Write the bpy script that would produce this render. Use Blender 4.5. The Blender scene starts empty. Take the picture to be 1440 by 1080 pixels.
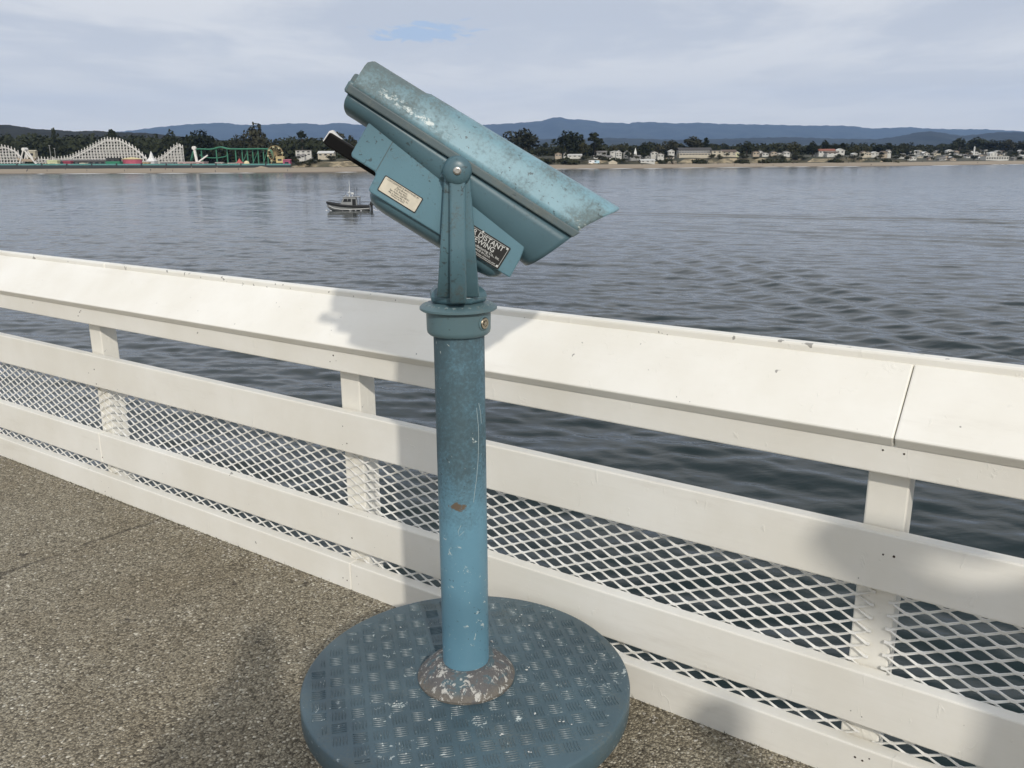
import bpy, bmesh, math, random
import numpy as np
from mathutils import Vector, Matrix
random.seed(7)
R = math.radians
C = bpy.context.scene.collection
SC = bpy.context.scene

# ------------------------------------------------------------------ camera, sky, sun, exposure
CAM_H = 1.48
PITCH = math.atan(318 / 1197)
ROLL = math.atan(10 / 1770)
cd = bpy.data.cameras.new('camera'); cam = bpy.data.objects.new('camera', cd); C.objects.link(cam)
cd.sensor_fit = 'HORIZONTAL'; cd.sensor_width = 36.0; cd.lens = 36.0 * 1197 / 1440
cd.clip_start = 0.05; cd.clip_end = 90000
cam.matrix_world = (Matrix.Translation((0, 0, CAM_H)) @ Matrix.Rotation(math.pi / 2 - PITCH, 4, 'X')
                    @ Matrix.Rotation(ROLL * -1, 4, 'Z'))
SC.camera = cam
SC.view_settings.view_transform = 'Standard'; SC.view_settings.look = 'None'
SC.view_settings.exposure = 0.1; SC.view_settings.gamma = 1.0
SC.view_settings.use_curve_mapping = False

SUN_TRAVEL = R(105.0); SUN_EL = R(29.0)
sd = bpy.data.lights.new('sun', 'SUN'); sun = bpy.data.objects.new('sun', sd); C.objects.link(sun)
sd.energy = 2.25; sd.angle = R(1.4); sd.color = (1.0, 0.94, 0.85)
sdir = Vector((math.cos(SUN_TRAVEL) * math.cos(SUN_EL), math.sin(SUN_TRAVEL) * math.cos(SUN_EL), -math.sin(SUN_EL)))
sun.rotation_euler = sdir.to_track_quat('-Z', 'Y').to_euler()
sun.location = -sdir * 60

w = bpy.data.worlds.new('World'); SC.world = w; w.use_nodes = True
nt = w.node_tree; N = nt.nodes; N.clear()


def nd(tree, typ, **kw):
    n = tree.nodes.new(typ)
    for k, v in kw.items():
        if k in ('operation', 'blend_type', 'data_type', 'noise_dimensions', 'feature', 'distance', 'wave_type', 'bands_direction', 'sky_type', 'noise_type', 'wave_profile', 'clamp', 'use_clamp', 'voronoi_dimensions', 'interpolation_type'):
            setattr(n, k, v)
        else:
            n.inputs[k].default_value = v
    return n


def lk(tree, a, b):
    tree.links.new(a, b)


def math_n(tree, op, a, b=None, c=None, clamp=False):
    n = tree.nodes.new('ShaderNodeMath'); n.operation = op; n.use_clamp = clamp
    for i, x in enumerate((a, b, c)):
        if x is None: continue
        if isinstance(x, (int, float)): n.inputs[i].default_value = x
        else: tree.links.new(x, n.inputs[i])
    return n.outputs[0]


def maprange(tree, v, a, b, c=0.0, d=1.0, smooth=True):
    n = tree.nodes.new('ShaderNodeMapRange')
    n.interpolation_type = 'SMOOTHSTEP' if smooth else 'LINEAR'
    n.inputs['From Min'].default_value = a; n.inputs['From Max'].default_value = b
    n.inputs['To Min'].default_value = c; n.inputs['To Max'].default_value = d
    tree.links.new(v, n.inputs['Value'])
    return n.outputs['Result']


def mixc(tree, fac, a, b, blend='MIX'):
    n = tree.nodes.new('ShaderNodeMix'); n.data_type = 'RGBA'; n.blend_type = blend
    for s, x in ((n.inputs[0], fac), (n.inputs[6], a), (n.inputs[7], b)):
        if isinstance(x, (int, float)): s.default_value = x
        elif isinstance(x, tuple): s.default_value = (*x[:3], 1)
        else: tree.links.new(x, s)
    return n.outputs[2]


def noise(tree, vec, scale, detail=4, rough=.55, dist=0.0):
    n = tree.nodes.new('ShaderNodeTexNoise')
    n.inputs['Scale'].default_value = scale; n.inputs['Detail'].default_value = detail
    n.inputs['Roughness'].default_value = rough; n.inputs['Distortion'].default_value = dist
    if vec is not None: tree.links.new(vec, n.inputs['Vector'])
    return n.outputs['Fac']


def mapping(tree, vec, scale=(1, 1, 1), rot=(0, 0, 0), loc=(0, 0, 0)):
    n = tree.nodes.new('ShaderNodeMapping')
    n.inputs['Scale'].default_value = scale; n.inputs['Rotation'].default_value = rot; n.inputs['Location'].default_value = loc
    tree.links.new(vec, n.inputs['Vector'])
    return n.outputs['Vector']


# world: Nishita blue behind a broken sheet of stratus, laid out on a flat layer overhead
tc = N.new('ShaderNodeTexCoord'); out = N.new('ShaderNodeOutputWorld'); bg = N.new('ShaderNodeBackground')
bg.inputs['Strength'].default_value = 0.1
sky = nd(nt, 'ShaderNodeTexSky', sky_type='NISHITA'); sky.sun_disc = False
sky.sun_elevation = SUN_EL; sky.sun_rotation = math.atan2(-sdir.x, -sdir.y)
sep = N.new('ShaderNodeSeparateXYZ'); lk(nt, tc.outputs['Generated'], sep.inputs[0])
zc = math_n(nt, 'MAXIMUM', math_n(nt, 'ADD', sep.outputs['Z'], 0.05), 0.02)
comb = N.new('ShaderNodeCombineXYZ')
lk(nt, math_n(nt, 'DIVIDE', sep.outputs['X'], zc), comb.inputs[0]); lk(nt, math_n(nt, 'DIVIDE', sep.outputs['Y'], zc), comb.inputs[1])
cl = comb.outputs[0]
n1 = noise(nt, mapping(nt, cl, (.8, .55, 1), loc=(3.1, 1.7, 0)), 0.8, 6, .5, .5)
n2 = noise(nt, mapping(nt, cl, (1.0, .6, 1), loc=(7.7, 2.2, 0)), 2.6, 6, .6, .6)
dens = math_n(nt, 'ADD', math_n(nt, 'MULTIPLY', n1, .78), math_n(nt, 'MULTIPLY', n2, .22))
# a small opening in the sheet
gx = math_n(nt, 'DIVIDE', math_n(nt, 'SUBTRACT', math_n(nt, 'DIVIDE', sep.outputs['X'], sep.outputs['Y']), -0.094), 0.054)
gz = math_n(nt, 'DIVIDE', math_n(nt, 'SUBTRACT', math_n(nt, 'DIVIDE', sep.outputs['Z'], sep.outputs['Y']), 0.1325), 0.0095)
gr = math_n(nt, 'SQRT', math_n(nt, 'ADD', math_n(nt, 'MULTIPLY', gx, gx), math_n(nt, 'MULTIPLY', gz, gz)))
gr = math_n(nt, 'ADD', gr, math_n(nt, 'MULTIPLY', math_n(nt, 'SUBTRACT', noise(nt, mapping(nt, cl, (1.0, .7, 1), loc=(1.2, 5.1, 0)), 5.5, 6, .65, .8), .5), 4.6))
gap = maprange(nt, gr, 0.55, 1.25, 1.0, 0.0)
gap = math_n(nt, 'MULTIPLY', gap, maprange(nt, sep.outputs['Y'], 0.0, 0.1))
shade = maprange(nt, dens, .40, .61)
ccol = mixc(nt, shade, (6.2, 6.5, 7.1), (8.45, 8.45, 8.5))
hz = maprange(nt, sep.outputs['Z'], 0.0, 0.16, 1.0, 0.0)
ccol = mixc(nt, math_n(nt, 'MULTIPLY', hz, .8), ccol, (11.2, 10.5, 9.3))
ccol = mixc(nt, math_n(nt, 'MULTIPLY', gap, .75), ccol, (4.3, 5.9, 8.2))
skymix = mixc(nt, 0.96, sky.outputs[0], ccol)
lk(nt, skymix, bg.inputs['Color']); lk(nt, bg.outputs[0], out.inputs[0])

# ------------------------------------------------------------------ helpers


def mat(name, base=(.5, .5, .5), rough=.6, metal=0.0):
    m = bpy.data.materials.new(name); m.use_nodes = True
    b = m.node_tree.nodes['Principled BSDF']
    b.inputs['Base Color'].default_value = (*base, 1); b.inputs['Roughness'].default_value = rough; b.inputs['Metallic'].default_value = metal
    return m, m.node_tree, b


def objc(tree):
    n = tree.nodes.new('ShaderNodeTexCoord'); return n.outputs['Object']


def worldpos(tree):
    n = tree.nodes.new('ShaderNodeNewGeometry'); return n.outputs['Position']


def bump(tree, bsdf, height, strength=.3, dist=.01, prev=None):
    n = tree.nodes.new('ShaderNodeBump'); n.inputs['Strength'].default_value = strength; n.inputs['Distance'].default_value = dist
    tree.links.new(height, n.inputs['Height'])
    if prev is not None: tree.links.new(prev, n.inputs['Normal'])
    if bsdf is not None: tree.links.new(n.outputs[0], bsdf.inputs['Normal'])
    return n.outputs[0]


def varied(name, base, rough=.7, amt=.25, scale=1.0, metal=0.0, spec=None):
    """plain painted/wooden colour with a little uneven tone"""
    m, t, b = mat(name, base, rough, metal)
    f = noise(t, worldpos(t), scale, 4, .6)
    d = tuple(c * (1 - amt) for c in base); l = tuple(min(1, c * (1 + amt * .7)) for c in base)
    lk(t, mixc(t, maprange(t, f, .3, .7), d, l), b.inputs['Base Color'])
    if spec is not None: b.inputs['Specular IOR Level'].default_value = spec
    return m


def tag(o, label=None, cat=None, group=None, kind=None):
    if label: o['label'] = label
    if cat: o['category'] = cat
    if group: o['group'] = group
    if kind: o['kind'] = kind
    return o


def empty(name, loc=(0, 0, 0), rz=0.0):
    e = bpy.data.objects.new(name, None); C.objects.link(e); e.location = loc; e.rotation_euler = (0, 0, rz); e.empty_display_size = .1
    return e


def link(name, me, parent=None, m=None, M=None):
    o = bpy.data.objects.new(name, me); C.objects.link(o)
    if m is not None and not me.materials: me.materials.append(m)
    if parent is not None: o.parent = parent
    if M is not None: o.matrix_local = M
    return o


class MB:
    def __init__(s): s.v = []; s.f = []

    def add(s, vs, fs):
        n = len(s.v); s.v += [tuple(p) for p in vs]; s.f += [tuple(i + n for i in f) for f in fs]; return s

    def box(s, x0, x1, y0, y1, z0, z1):
        return s.add([(x0, y0, z0), (x1, y0, z0), (x1, y1, z0), (x0, y1, z0), (x0, y0, z1), (x1, y0, z1), (x1, y1, z1), (x0, y1, z1)],
                     [(0, 3, 2, 1), (4, 5, 6, 7), (0, 1, 5, 4), (1, 2, 6, 5), (2, 3, 7, 6), (3, 0, 4, 7)])

    def bar(s, p, q, wd, hg=None, up=(0, 0, 1)):
        hg = hg or wd; p = Vector(p); q = Vector(q); d = (q - p).normalized(); u = Vector(up)
        if abs(d.dot(u)) > .98: u = Vector((0, 1, 0))
        x = d.cross(u).normalized(); z = x.cross(d)
        vs = []
        for c in (p, q):
            for a, b in ((-1, -1), (1, -1), (1, 1), (-1, 1)): vs.append(c + x * a * wd / 2 + z * b * hg / 2)
        return s.add(vs, [(0, 1, 2, 3), (7, 6, 5, 4), (0, 4, 5, 1), (1, 5, 6, 2), (2, 6, 7, 3), (3, 7, 4, 0)])

    def prism(s, poly, y0, y1):
        """poly in x,z extruded along y"""
        n = len(poly)
        vs = [(x, y0, z) for x, z in poly] + [(x, y1, z) for x, z in poly]
        return s.add(vs, [tuple(range(n)), tuple(range(2 * n - 1, n - 1, -1))] + [(i, i + n, (i + 1) % n + n, (i + 1) % n) for i in range(n)])

    def prismx(s, poly, x0, x1):
        """poly in y,z extruded along x"""
        n = len(poly)
        vs = [(x0, y, z) for y, z in poly] + [(x1, y, z) for y, z in poly]
        return s.add(vs, [tuple(range(n)), tuple(range(2 * n - 1, n - 1, -1))] + [(i, i + n, (i + 1) % n + n, (i + 1) % n) for i in range(n)])

    def lathe(s, prof, n=48, c=(0, 0, 0)):
        vs = []; fs = []
        for r, z in prof:
            for k in range(n):
                a = 2 * math.pi * k / n; vs.append((c[0] + r * math.cos(a), c[1] + r * math.sin(a), c[2] + z))
        for i in range(len(prof) - 1):
            for k in range(n):
                k2 = (k + 1) % n; fs.append((i * n + k, i * n + k2, (i + 1) * n + k2, (i + 1) * n + k))
        fs.append(tuple(range(n - 1, -1, -1))); fs.append(tuple((len(prof) - 1) * n + k for k in range(n)))
        return s.add(vs, fs)

    def tube(s, pts, rad, n=8):
        pts = [Vector(p) for p in pts]; rad = rad if isinstance(rad, (list, tuple)) else [rad] * len(pts)
        vs = []; fs = []
        for i, p in enumerate(pts):
            d = (pts[min(i + 1, len(pts) - 1)] - pts[max(i - 1, 0)]).normalized()
            u = Vector((0, 0, 1)) if abs(d.z) < .9 else Vector((0, 1, 0))
            x = d.cross(u).normalized(); y = x.cross(d)
            for k in range(n):
                a = 2 * math.pi * k / n; vs.append(p + (x * math.cos(a) + y * math.sin(a)) * rad[i])
        for i in range(len(pts) - 1):
            for k in range(n):
                k2 = (k + 1) % n; fs.append((i * n + k, i * n + k2, (i + 1) * n + k2, (i + 1) * n + k))
        fs.append(tuple(range(n - 1, -1, -1))); fs.append(tuple((len(pts) - 1) * n + k for k in range(n)))
        return s.add(vs, fs)

    def mesh(s, name, smooth=False, fix=True):
        me = bpy.data.meshes.new(name); me.from_pydata(s.v, [], s.f)
        if fix:
            bm = bmesh.new(); bm.from_mesh(me); bmesh.ops.recalc_face_normals(bm, faces=bm.faces); bm.to_mesh(me); bm.free()
        if smooth:
            me.polygons.foreach_set('use_smooth', [True] * len(me.polygons))
        me.update(); return me

    def build(s, name, m, parent=None, smooth=False, M=None, bevel=0, seg=2, fix=True):
        o = link(name, s.mesh(name, smooth, fix), parent, m, M)
        if bevel:
            b = o.modifiers.new('bevel', 'BEVEL'); b.width = bevel; b.segments = seg; b.limit_method = 'ANGLE'; b.angle_limit = R(35)
            b.harden_normals = False
        if smooth: auto(o)
        return o


def auto(o, ang=40):
    """flat across sharp edges"""
    me = o.data; bm = bmesh.new(); bm.from_mesh(me)
    for e in bm.edges:
        e.smooth = not (len(e.link_faces) == 2 and e.calc_face_angle(0) > R(ang))
    for f in bm.faces: f.smooth = True
    bm.to_mesh(me); bm.free()


def copy_tree(o, parent=None):
    c = o.copy(); C.objects.link(c)
    if parent is not None: c.parent = parent
    for ch in o.children: copy_tree(ch, c)
    return c


def text_mesh(name, lines, m, parent, M, depth=.0004):
    """lines: (string, size, x, y, align) set in one plane"""
    bm = bmesh.new()
    for st, size, x, y, al in lines:
        cu = bpy.data.curves.new('t', 'FONT'); cu.body = st; cu.size = size; cu.align_x = al; cu.extrude = depth; cu.offset = size * .012
        ob = bpy.data.objects.new('t', cu); C.objects.link(ob)
        bpy.context.view_layer.update()
        me = bpy.data.meshes.new_from_object(ob.evaluated_get(bpy.context.evaluated_depsgraph_get()))
        me.transform(Matrix.Translation((x, y, 0))); bm.from_mesh(me)
        bpy.data.objects.remove(ob); bpy.data.curves.remove(cu); bpy.data.meshes.remove(me)
    me = bpy.data.meshes.new(name); bm.to_mesh(me); bm.free()
    return link(name, me, parent, m, M)


# far shore: bearings measured from the camera, px across a 1440 wide frame; hz(px) is the horizon there
def hz_(px): return 222 - .00565 * (px - 720)
def bear(px, Y): return Y * (px - 720) / 1238.5
def alt(px, py, Y): return CAM_H + (hz_(px) - py) * Y / 1281
def at(px, py, Y): return Vector((bear(px, Y), Y, alt(px, py, Y)))


WATER_Z = -7.5
# ------------------------------------------------------------------ materials
def white_paint(name='white_paint', base=(.86, .845, .785), grain_axis=0, worn=0.0):
    m, t, b = mat(name, base, .42)
    p = objc(t)
    sc = [60, 60, 60]; sc[grain_axis] = 2.2
    g = noise(t, mapping(t, p, tuple(sc)), 1.0, 5, .6, .2)
    big = noise(t, p, 2.3, 5, .6)
    fine = noise(t, p, 140, 3, .6)
    drip = noise(t, mapping(t, p, (26, 26, 9)), 1.0, 4, .65, 1.2)
    spot = noise(t, p, 38, 2, .4, .6)
    col = mixc(t, maprange(t, big, .3, .75), tuple(c * q for c, q in zip(base, (.92, .905, .87))), tuple(min(1, c * 1.02) for c in base))
    col = mixc(t, maprange(t, noise(t, mapping(t, p, (1.4, 8, 8), loc=(3, 0, 0)), 1.0, 5, .7), .55, .8, 0, .38), col, (.55, .51, .43))
    col = mixc(t, maprange(t, spot, .765 - worn, .785 - worn, 0, .8), col, (.22, .21, .19))
    lk(t, col, b.inputs['Base Color'])
    n1 = bump(t, None, g, .16, .003)
    n2 = bump(t, None, maprange(t, drip, .62, .70), .42, .0015, n1)
    bump(t, b, fine, .10, .0008, n2)
    return m


WHITE = white_paint()
WHITE_V = white_paint('white_paint_post', grain_axis=2)
WHITE_W = white_paint('white_paint_worn', worn=.075)
MESHP, _, _ = mat('mesh_paint', (.74, .73, .68), .5)
_t = MESHP.node_tree
lk(_t, mixc(_t, maprange(_t, noise(_t, objc(_t), 30, 4, .6), .35, .7), (.70, .69, .64), (.84, .83, .79)), _t.nodes['Principled BSDF'].inputs['Base Color'])
NAILM, _, _ = mat('nail_rust', (.05, .035, .025), .8)

# ------------------------------------------------------------------ the pier deck
RAIL_O = Vector((-2.6657, 4.1887, 0)); RAIL_A = math.atan2(-.57082, .82108)
RM = Matrix.Translation(RAIL_O) @ Matrix.Rotation(RAIL_A, 4, 'Z')


def asphalt():
    m, t, b = mat('asphalt', (.12, .11, .09), .85)
    p = worldpos(t)
    wob = t.nodes.new('ShaderNodeTexNoise'); wob.inputs['Scale'].default_value = 90; wob.inputs['Detail'].default_value = 2
    lk(t, p, wob.inputs['Vector'])
    add = t.nodes.new('ShaderNodeVectorMath'); add.operation = 'MULTIPLY_ADD'
    lk(t, wob.outputs['Color'], add.inputs[0]); add.inputs[1].default_value = (.006, .006, .006); lk(t, p, add.inputs[2])
    pw = add.outputs[0]
    def vor(scale, feat='F1'):
        v = t.nodes.new('ShaderNodeTexVoronoi'); v.feature = feat; v.inputs['Scale'].default_value = scale; lk(t, pw, v.inputs['Vector']); return v
    v1 = vor(140); v2 = vor(255)
    s1 = t.nodes.new('ShaderNodeSeparateColor'); lk(t, v1.outputs['Color'], s1.inputs[0])
    s2 = t.nodes.new('ShaderNodeSeparateColor'); lk(t, v2.outputs['Color'], s2.inputs[0])
    ramp = t.nodes.new('ShaderNodeValToRGB'); e = ramp.color_ramp.elements
    e[0].position = 0; e[0].color = (.088, .076, .053, 1); e[1].position = 1; e[1].color = (.80, .76, .64, 1)
    for pos, c in ((.45, (.245, .215, .155)), (.78, (.37, .33, .245)), (.93, (.49, .455, .365))):
        x = e.new(pos); x.color = (*c, 1)
    lk(t, s1.outputs[0], ramp.inputs[0])
    ramp2 = t.nodes.new('ShaderNodeValToRGB'); e = ramp2.color_ramp.elements
    e[0].color = (.10, .086, .061, 1); e[1].color = (.53, .48, .365, 1)
    lk(t, s2.outputs[0], ramp2.inputs[0])
    col = mixc(t, math_n(t, 'GREATER_THAN', s1.outputs[1], .55), ramp.outputs[0], ramp2.outputs[0])
    # tar between the stones
    edge = maprange(t, v1.outputs['Distance'], .0035, .0062)
    col = mixc(t, math_n(t, 'MULTIPLY', maprange(t, v1.outputs['Distance'], .45, .75), .45), col, (.035, .028, .022))
    # stains, patches
    big = noise(t, p, 1.3, 5, .6); mid = noise(t, p, 9, 3, .5)
    col = mixc(t, maprange(t, big, .35, .72), col, mixc(t, 1.0, col, (.78, .74, .68), 'MULTIPLY'))
    spot = noise(t, mapping(t, p, (1, 1, 1), loc=(2.2, .7, 0)), 8.5, 3, .55)
    col = mixc(t, maprange(t, spot, .665, .72, 0, .8), col, (.040, .032, .025))
    # a hairline crack across the deck
    sp = t.nodes.new('ShaderNodeSeparateXYZ'); lk(t, p, sp.inputs[0])
    ln = math_n(t, 'ADD', math_n(t, 'MULTIPLY', math_n(t, 'ADD', sp.outputs[0], 1.9), -.779), math_n(t, 'MULTIPLY', math_n(t, 'ADD', sp.outputs[1], -2.87), .627))
    ln = math_n(t, 'ABSOLUTE', math_n(t, 'ADD', ln, math_n(t, 'MULTIPLY', math_n(t, 'SUBTRACT', noise(t, p, 14, 4, .7), .5), .10)))
    crack = math_n(t, 'MULTIPLY', maprange(t, ln, .003, .014, 1, 0), maprange(t, noise(t, p, 3.3, 2, .5), .38, .55))
    col = mixc(t, math_n(t, 'MULTIPLY', crack, .6), col, (.03, .024, .018))
    lk(t, col, b.inputs['Base Color'])
    h = math_n(t, 'MULTIPLY', math_n(t, 'SUBTRACT', 1.0, v1.outputs['Distance']), 1.0)
    h = math_n(t, 'ADD', h, math_n(t, 'MULTIPLY', s1.outputs[2], .5))
    h = math_n(t, 'SUBTRACT', h, crack)
    nn = bump(t, None, h, .8, .006)
    bump(t, b, mid, .3, .012, nn)
    return m


deck = MB().box(-16, 22, -16, .022, -.35, 0)
dk = deck.build('pier_deck', asphalt(), None, M=None)
dk.matrix_world = RM; tag(dk, 'speckled brown asphalt deck of the pier', kind='structure')

# loose stone chips and flakes along the kerb board
CHIP, _, _ = mat('chip_stone', (.45, .42, .36), .8)
_t = CHIP.node_tree
lk(_t, mixc(_t, noise(_t, worldpos(_t), 55, 1, .5), (.16, .13, .10), (.66, .63, .56)), _t.nodes['Principled BSDF'].inputs['Base Color'])
mb = MB(); rg = random.Random(3)


def pebble(mb, x, y, z, r, rg):
    vs = []
    for d in ((1, 0, 0), (-1, 0, 0), (0, 1, 0), (0, -1, 0), (0, 0, 1), (.6, .6, .5), (-.6, .6, .4), (-.5, -.6, .5), (.6, -.5, .4)):
        k = r * rg.uniform(.6, 1.2); vs.append((x + d[0] * k, y + d[1] * k, z + d[2] * k * .45))
    mb.add(vs, [(0, 2, 5), (2, 1, 6), (1, 3, 7), (3, 0, 8), (5, 2, 6), (6, 1, 7), (7, 3, 8), (8, 0, 5), (5, 6, 4), (6, 7, 4), (7, 8, 4), (8, 5, 4)])


for i in range(1500):
    s = rg.uniform(-1.5, 5.0); o_ = -abs(rg.gauss(0, .05)) - .006
    if rg.random() < .35: o_ = -rg.uniform(.01, 1.6)
    pebble(mb, s, o_, .0005, rg.choice((.0022, .003, .003, .004, .0055)), rg)
o = mb.build('loose_chips', CHIP, None, fix=False); o.matrix_world = RM
tag(o, 'loose pale stone chips scattered on the asphalt along the kerb board', kind='stuff')

# ------------------------------------------------------------------ white timber railing
rail = empty('pier_railing'); rail.matrix_world = RM
tag(rail, 'white painted timber pier railing with expanded metal mesh behind its boards', 'railing')
CT = R(42.5)


def board(name, segs, y0, y1, z0, z1, m=WHITE, bev=.004):
    for i, (a, b_) in enumerate(segs):
        MB().box(a + .0012, b_ - .0012, y0, y1, z0, z1).build(name, m, rail, bevel=bev)


board('kerb_board', ((-7, -.9), (-.9, 2.547), (2.547, 5.95), (5.95, 11)), 0, .040, -.02, .103)
board('lower_rail', ((-7, -2.3), (-2.3, .996), (.996, 5.9), (5.9, 11)), 0, .038, .161, .301)
board('middle_rail', ((-7, -.68), (-.68, 5.9), (5.9, 11)), 0, .038, .520, .661)
board('top_rail', ((-7, -.62), (-.62, 5.9), (5.9, 11)), .0, .038, .800, .893)
board('back_rail', ((-7, 1.0), (1.0, 7.6), (7.6, 11)), .1235, .160, .86, 1.0465, WHITE_W, bev=.006)
for a, b_ in ((-7, -.62), (-.62, 4.2614), (4.2614, 9.1), (9.1, 11)):
    # sloped cap plank
    c0 = Vector((-.0257, .893)); d_ = Vector((math.cos(CT), math.sin(CT))); n_ = Vector((math.sin(CT), -math.cos(CT)))
    poly = [c0, c0 + d_ * .200, c0 + d_ * .200 + n_ * .036, c0 + n_ * .036]
    MB().prismx([(p.x, p.y) for p in poly], a + .0010, b_ - .0010).build('cap_plank', WHITE, rail, bevel=.004)
POSTS = (-5.92, -4.2, -2.46, -.715, .99, 2.547, 4.249, 5.95, 7.65, 9.35)
post_me = MB().box(-.0445, .0445, .0478, .1225, -.6, .902).mesh('post')
for s in POSTS:
    o = link('post', post_me, rail, WHITE_V, Matrix.Translation((s, 0, 0)))
    b = o.modifiers.new('bevel', 'BEVEL'); b.width = .004; b.segments = 2
# expanded metal: strands that zigzag and meet at the bonds, one sheet per bay
LWD, SWD = .0765, .0345


def strand_sheet(s0, s1):
    mb = MB(); nrow = int(.66 / (SWD / 2)); th = .0016
    for r in range(nrow):
        zc_ = -.05 + r * SWD / 2; ph = 0 if r % 2 == 0 else .5
        k0 = int(s0 / LWD * 2) - 1; pts = []
        k = k0
        while True:
            base = (k + (0 if r % 2 == 0 else 1)) * LWD / 2
            if pts and pts[-1][0] > s1: break
            sg = 1 if (k % 2 == 0) else -1
            zz = zc_ + sg * (SWD / 4 - .0017)
            for dx in (-.0042, .0042):
                x = base + dx
                if x >= s0 and not (pts and pts[-1][0] > s1): pts.append((x, zz, sg))
            k += 1
        vs = []; fs = []
        hw = .0027
        for (x, z, sg) in pts:
            tw = .0016 * sg
            vs += [(x, .0425 - th + tw, z - hw), (x, .0425 + th + tw, z - hw * .8), (x, .0425 + th - tw * .2, z + hw), (x, .0425 - th - tw * .2, z + hw * .8)]
        for i in range(len(pts) - 1):
            for j in range(4):
                fs.append((i * 4 + j, i * 4 + (j + 1) % 4, i * 4 + 4 + (j + 1) % 4, i * 4 + 4 + j))
        mb.add(vs, fs)
    return mb


for i in range(len(POSTS) - 1):
    strand_sheet(POSTS[i] + .001, POSTS[i + 1] - .001).build('mesh_panel', MESHP, rail)
# nail holes and rusted nail heads
nail_me = MB().lathe([(.0034, 0), (.0034, .0006), (.002, .0012)], 8).mesh('nail')
rgn = random.Random(11)
for s in POSTS[2:8]:
    for z0, z1 in ((.535, .645), (.178, .285), (.02, .09), (.82, .88)):
        for k in range(rgn.choice((2, 3, 3, 4))):
            M = Matrix.Translation((s + rgn.uniform(-.045, .045), -.0001, rgn.uniform(z0, z1))) @ Matrix.Rotation(math.pi / 2, 4, 'X') @ Matrix.Scale(rgn.uniform(.35, .9), 4)
            link('nail', nail_me, rail, NAILM, M)

# weeds along the foot of the kerb board
WEED = varied('weed', (.075, .065, .03), .8, .4, 40)
mb = MB(); rg = random.Random(5)
for i in range(900):
    s = rg.choice((rg.uniform(-1.5, 2.7), rg.gauss(.5, .5), rg.gauss(1.6, .35), rg.uniform(3.4, 4.7)))
    h = rg.uniform(.003, .010) * (2.0 if rg.random() < .06 else 1); x0 = s; y0 = -rg.uniform(.0005, .010)
    a = rg.uniform(0, 6.28); bx_ = math.cos(a) * .0012; by_ = math.sin(a) * .0012; lx = rg.uniform(-.005, .005); ly = -rg.uniform(0, .005)
    mb.add([(x0 - bx_, y0 - by_, 0), (x0 + bx_, y0 + by_, 0), (x0 + lx, y0 + ly, h)], [(0, 1, 2)])
o = mb.build('weeds', WEED, None, fix=False); o.matrix_world = RM
tag(o, 'dry low weeds and dirt tufts growing along the foot of the kerb board', kind='stuff')

# ------------------------------------------------------------------ the coin viewer
def teal(name, base=(.105, .235, .30), grime=.5, gscale=6.0, speck=.5, chips=0.0, rough=.42, extra=None, dirt=((.065, .078, .074), (.19, .22, .205)), soft=.08):
    m, t, b = mat(name, base, rough)
    p = objc(t)
    big = noise(t, p, gscale, 6, .65, .3); fine = noise(t, p, 150, 3, .7); mid = noise(t, p, 38, 4, .7, .5)
    col = mixc(t, maprange(t, noise(t, p, 3.5, 3, .5), .3, .7), tuple(c * .82 for c in base), tuple(c * 1.18 for c in base))
    g = math_n(t, 'ADD', math_n(t, 'MULTIPLY', big, .62), math_n(t, 'MULTIPLY', fine, .38))
    if extra is not None: g = math_n(t, 'ADD', g, extra(t, p))
    gm = maprange(t, g, .70 - .2 * grime - soft, .70 - .2 * grime + soft)
    col = mixc(t, math_n(t, 'MULTIPLY', gm, .8), col, mixc(t, mid, *dirt))
    pit = noise(t, mapping(t, p, loc=(2, 7, 4)), 105, 3, .6, .4)
    sp = maprange(t, pit, .69 - .045 * speck, .73 - .045 * speck)
    spm = math_n(t, 'MULTIPLY', sp, maprange(t, noise(t, mapping(t, p, loc=(8, 1, 3)), 10, 3, .5), .42, .60))
    col = mixc(t, math_n(t, 'MULTIPLY', spm, .75), col, (.035, .045, .045))
    rr = maprange(t, gm, 0, 1, rough, .72)
    if chips:
        ch = maprange(t, math_n(t, 'ADD', math_n(t, 'MULTIPLY', noise(t, mapping(t, p, loc=(5.6, 3.3, 1.4)), 55, 4, .7, .8), .75), math_n(t, 'MULTIPLY', noise(t, mapping(t, p, loc=(1, 9, 1)), 7, 2, .5), .25)), .66 - .05 * chips, .68 - .05 * chips)
        col = mixc(t, math_n(t, 'MULTIPLY', ch, .8), col, (.50, .56, .55))
    lk(t, col, b.inputs['Base Color']); lk(t, rr, b.inputs['Roughness'])
    nn = bump(t, None, fine, .12, .001)
    bump(t, b, maprange(t, mid, .5, .8), .2, .001, nn)
    return m


def col_extra(t, p):
    s = t.nodes.new('ShaderNodeSeparateXYZ'); lk(t, p, s.inputs[0])
    return maprange(t, s.outputs[2], .40, .98, -.16, .28)


def head_extra(t, p):
    s = t.nodes.new('ShaderNodeSeparateXYZ'); lk(t, p, s.inputs[0])
    a = maprange(t, s.outputs[0], -.28, .02, .15, -.03)
    b_ = math_n(t, 'MULTIPLY', maprange(t, s.outputs[0], .20, .29, 0, .16), maprange(t, s.outputs[2], .11, .06))
    c = maprange(t, s.outputs[2], .070, .105, 0, .10)
    return math_n(t, 'ADD', math_n(t, 'ADD', a, b_), c)


T_HEAD = teal('teal_paint_hood', (.175, .310, .365), .58, 11, 1.4, 0, .46, head_extra, ((.055, .068, .066), (.17, .20, .19)), soft=.12)
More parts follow.
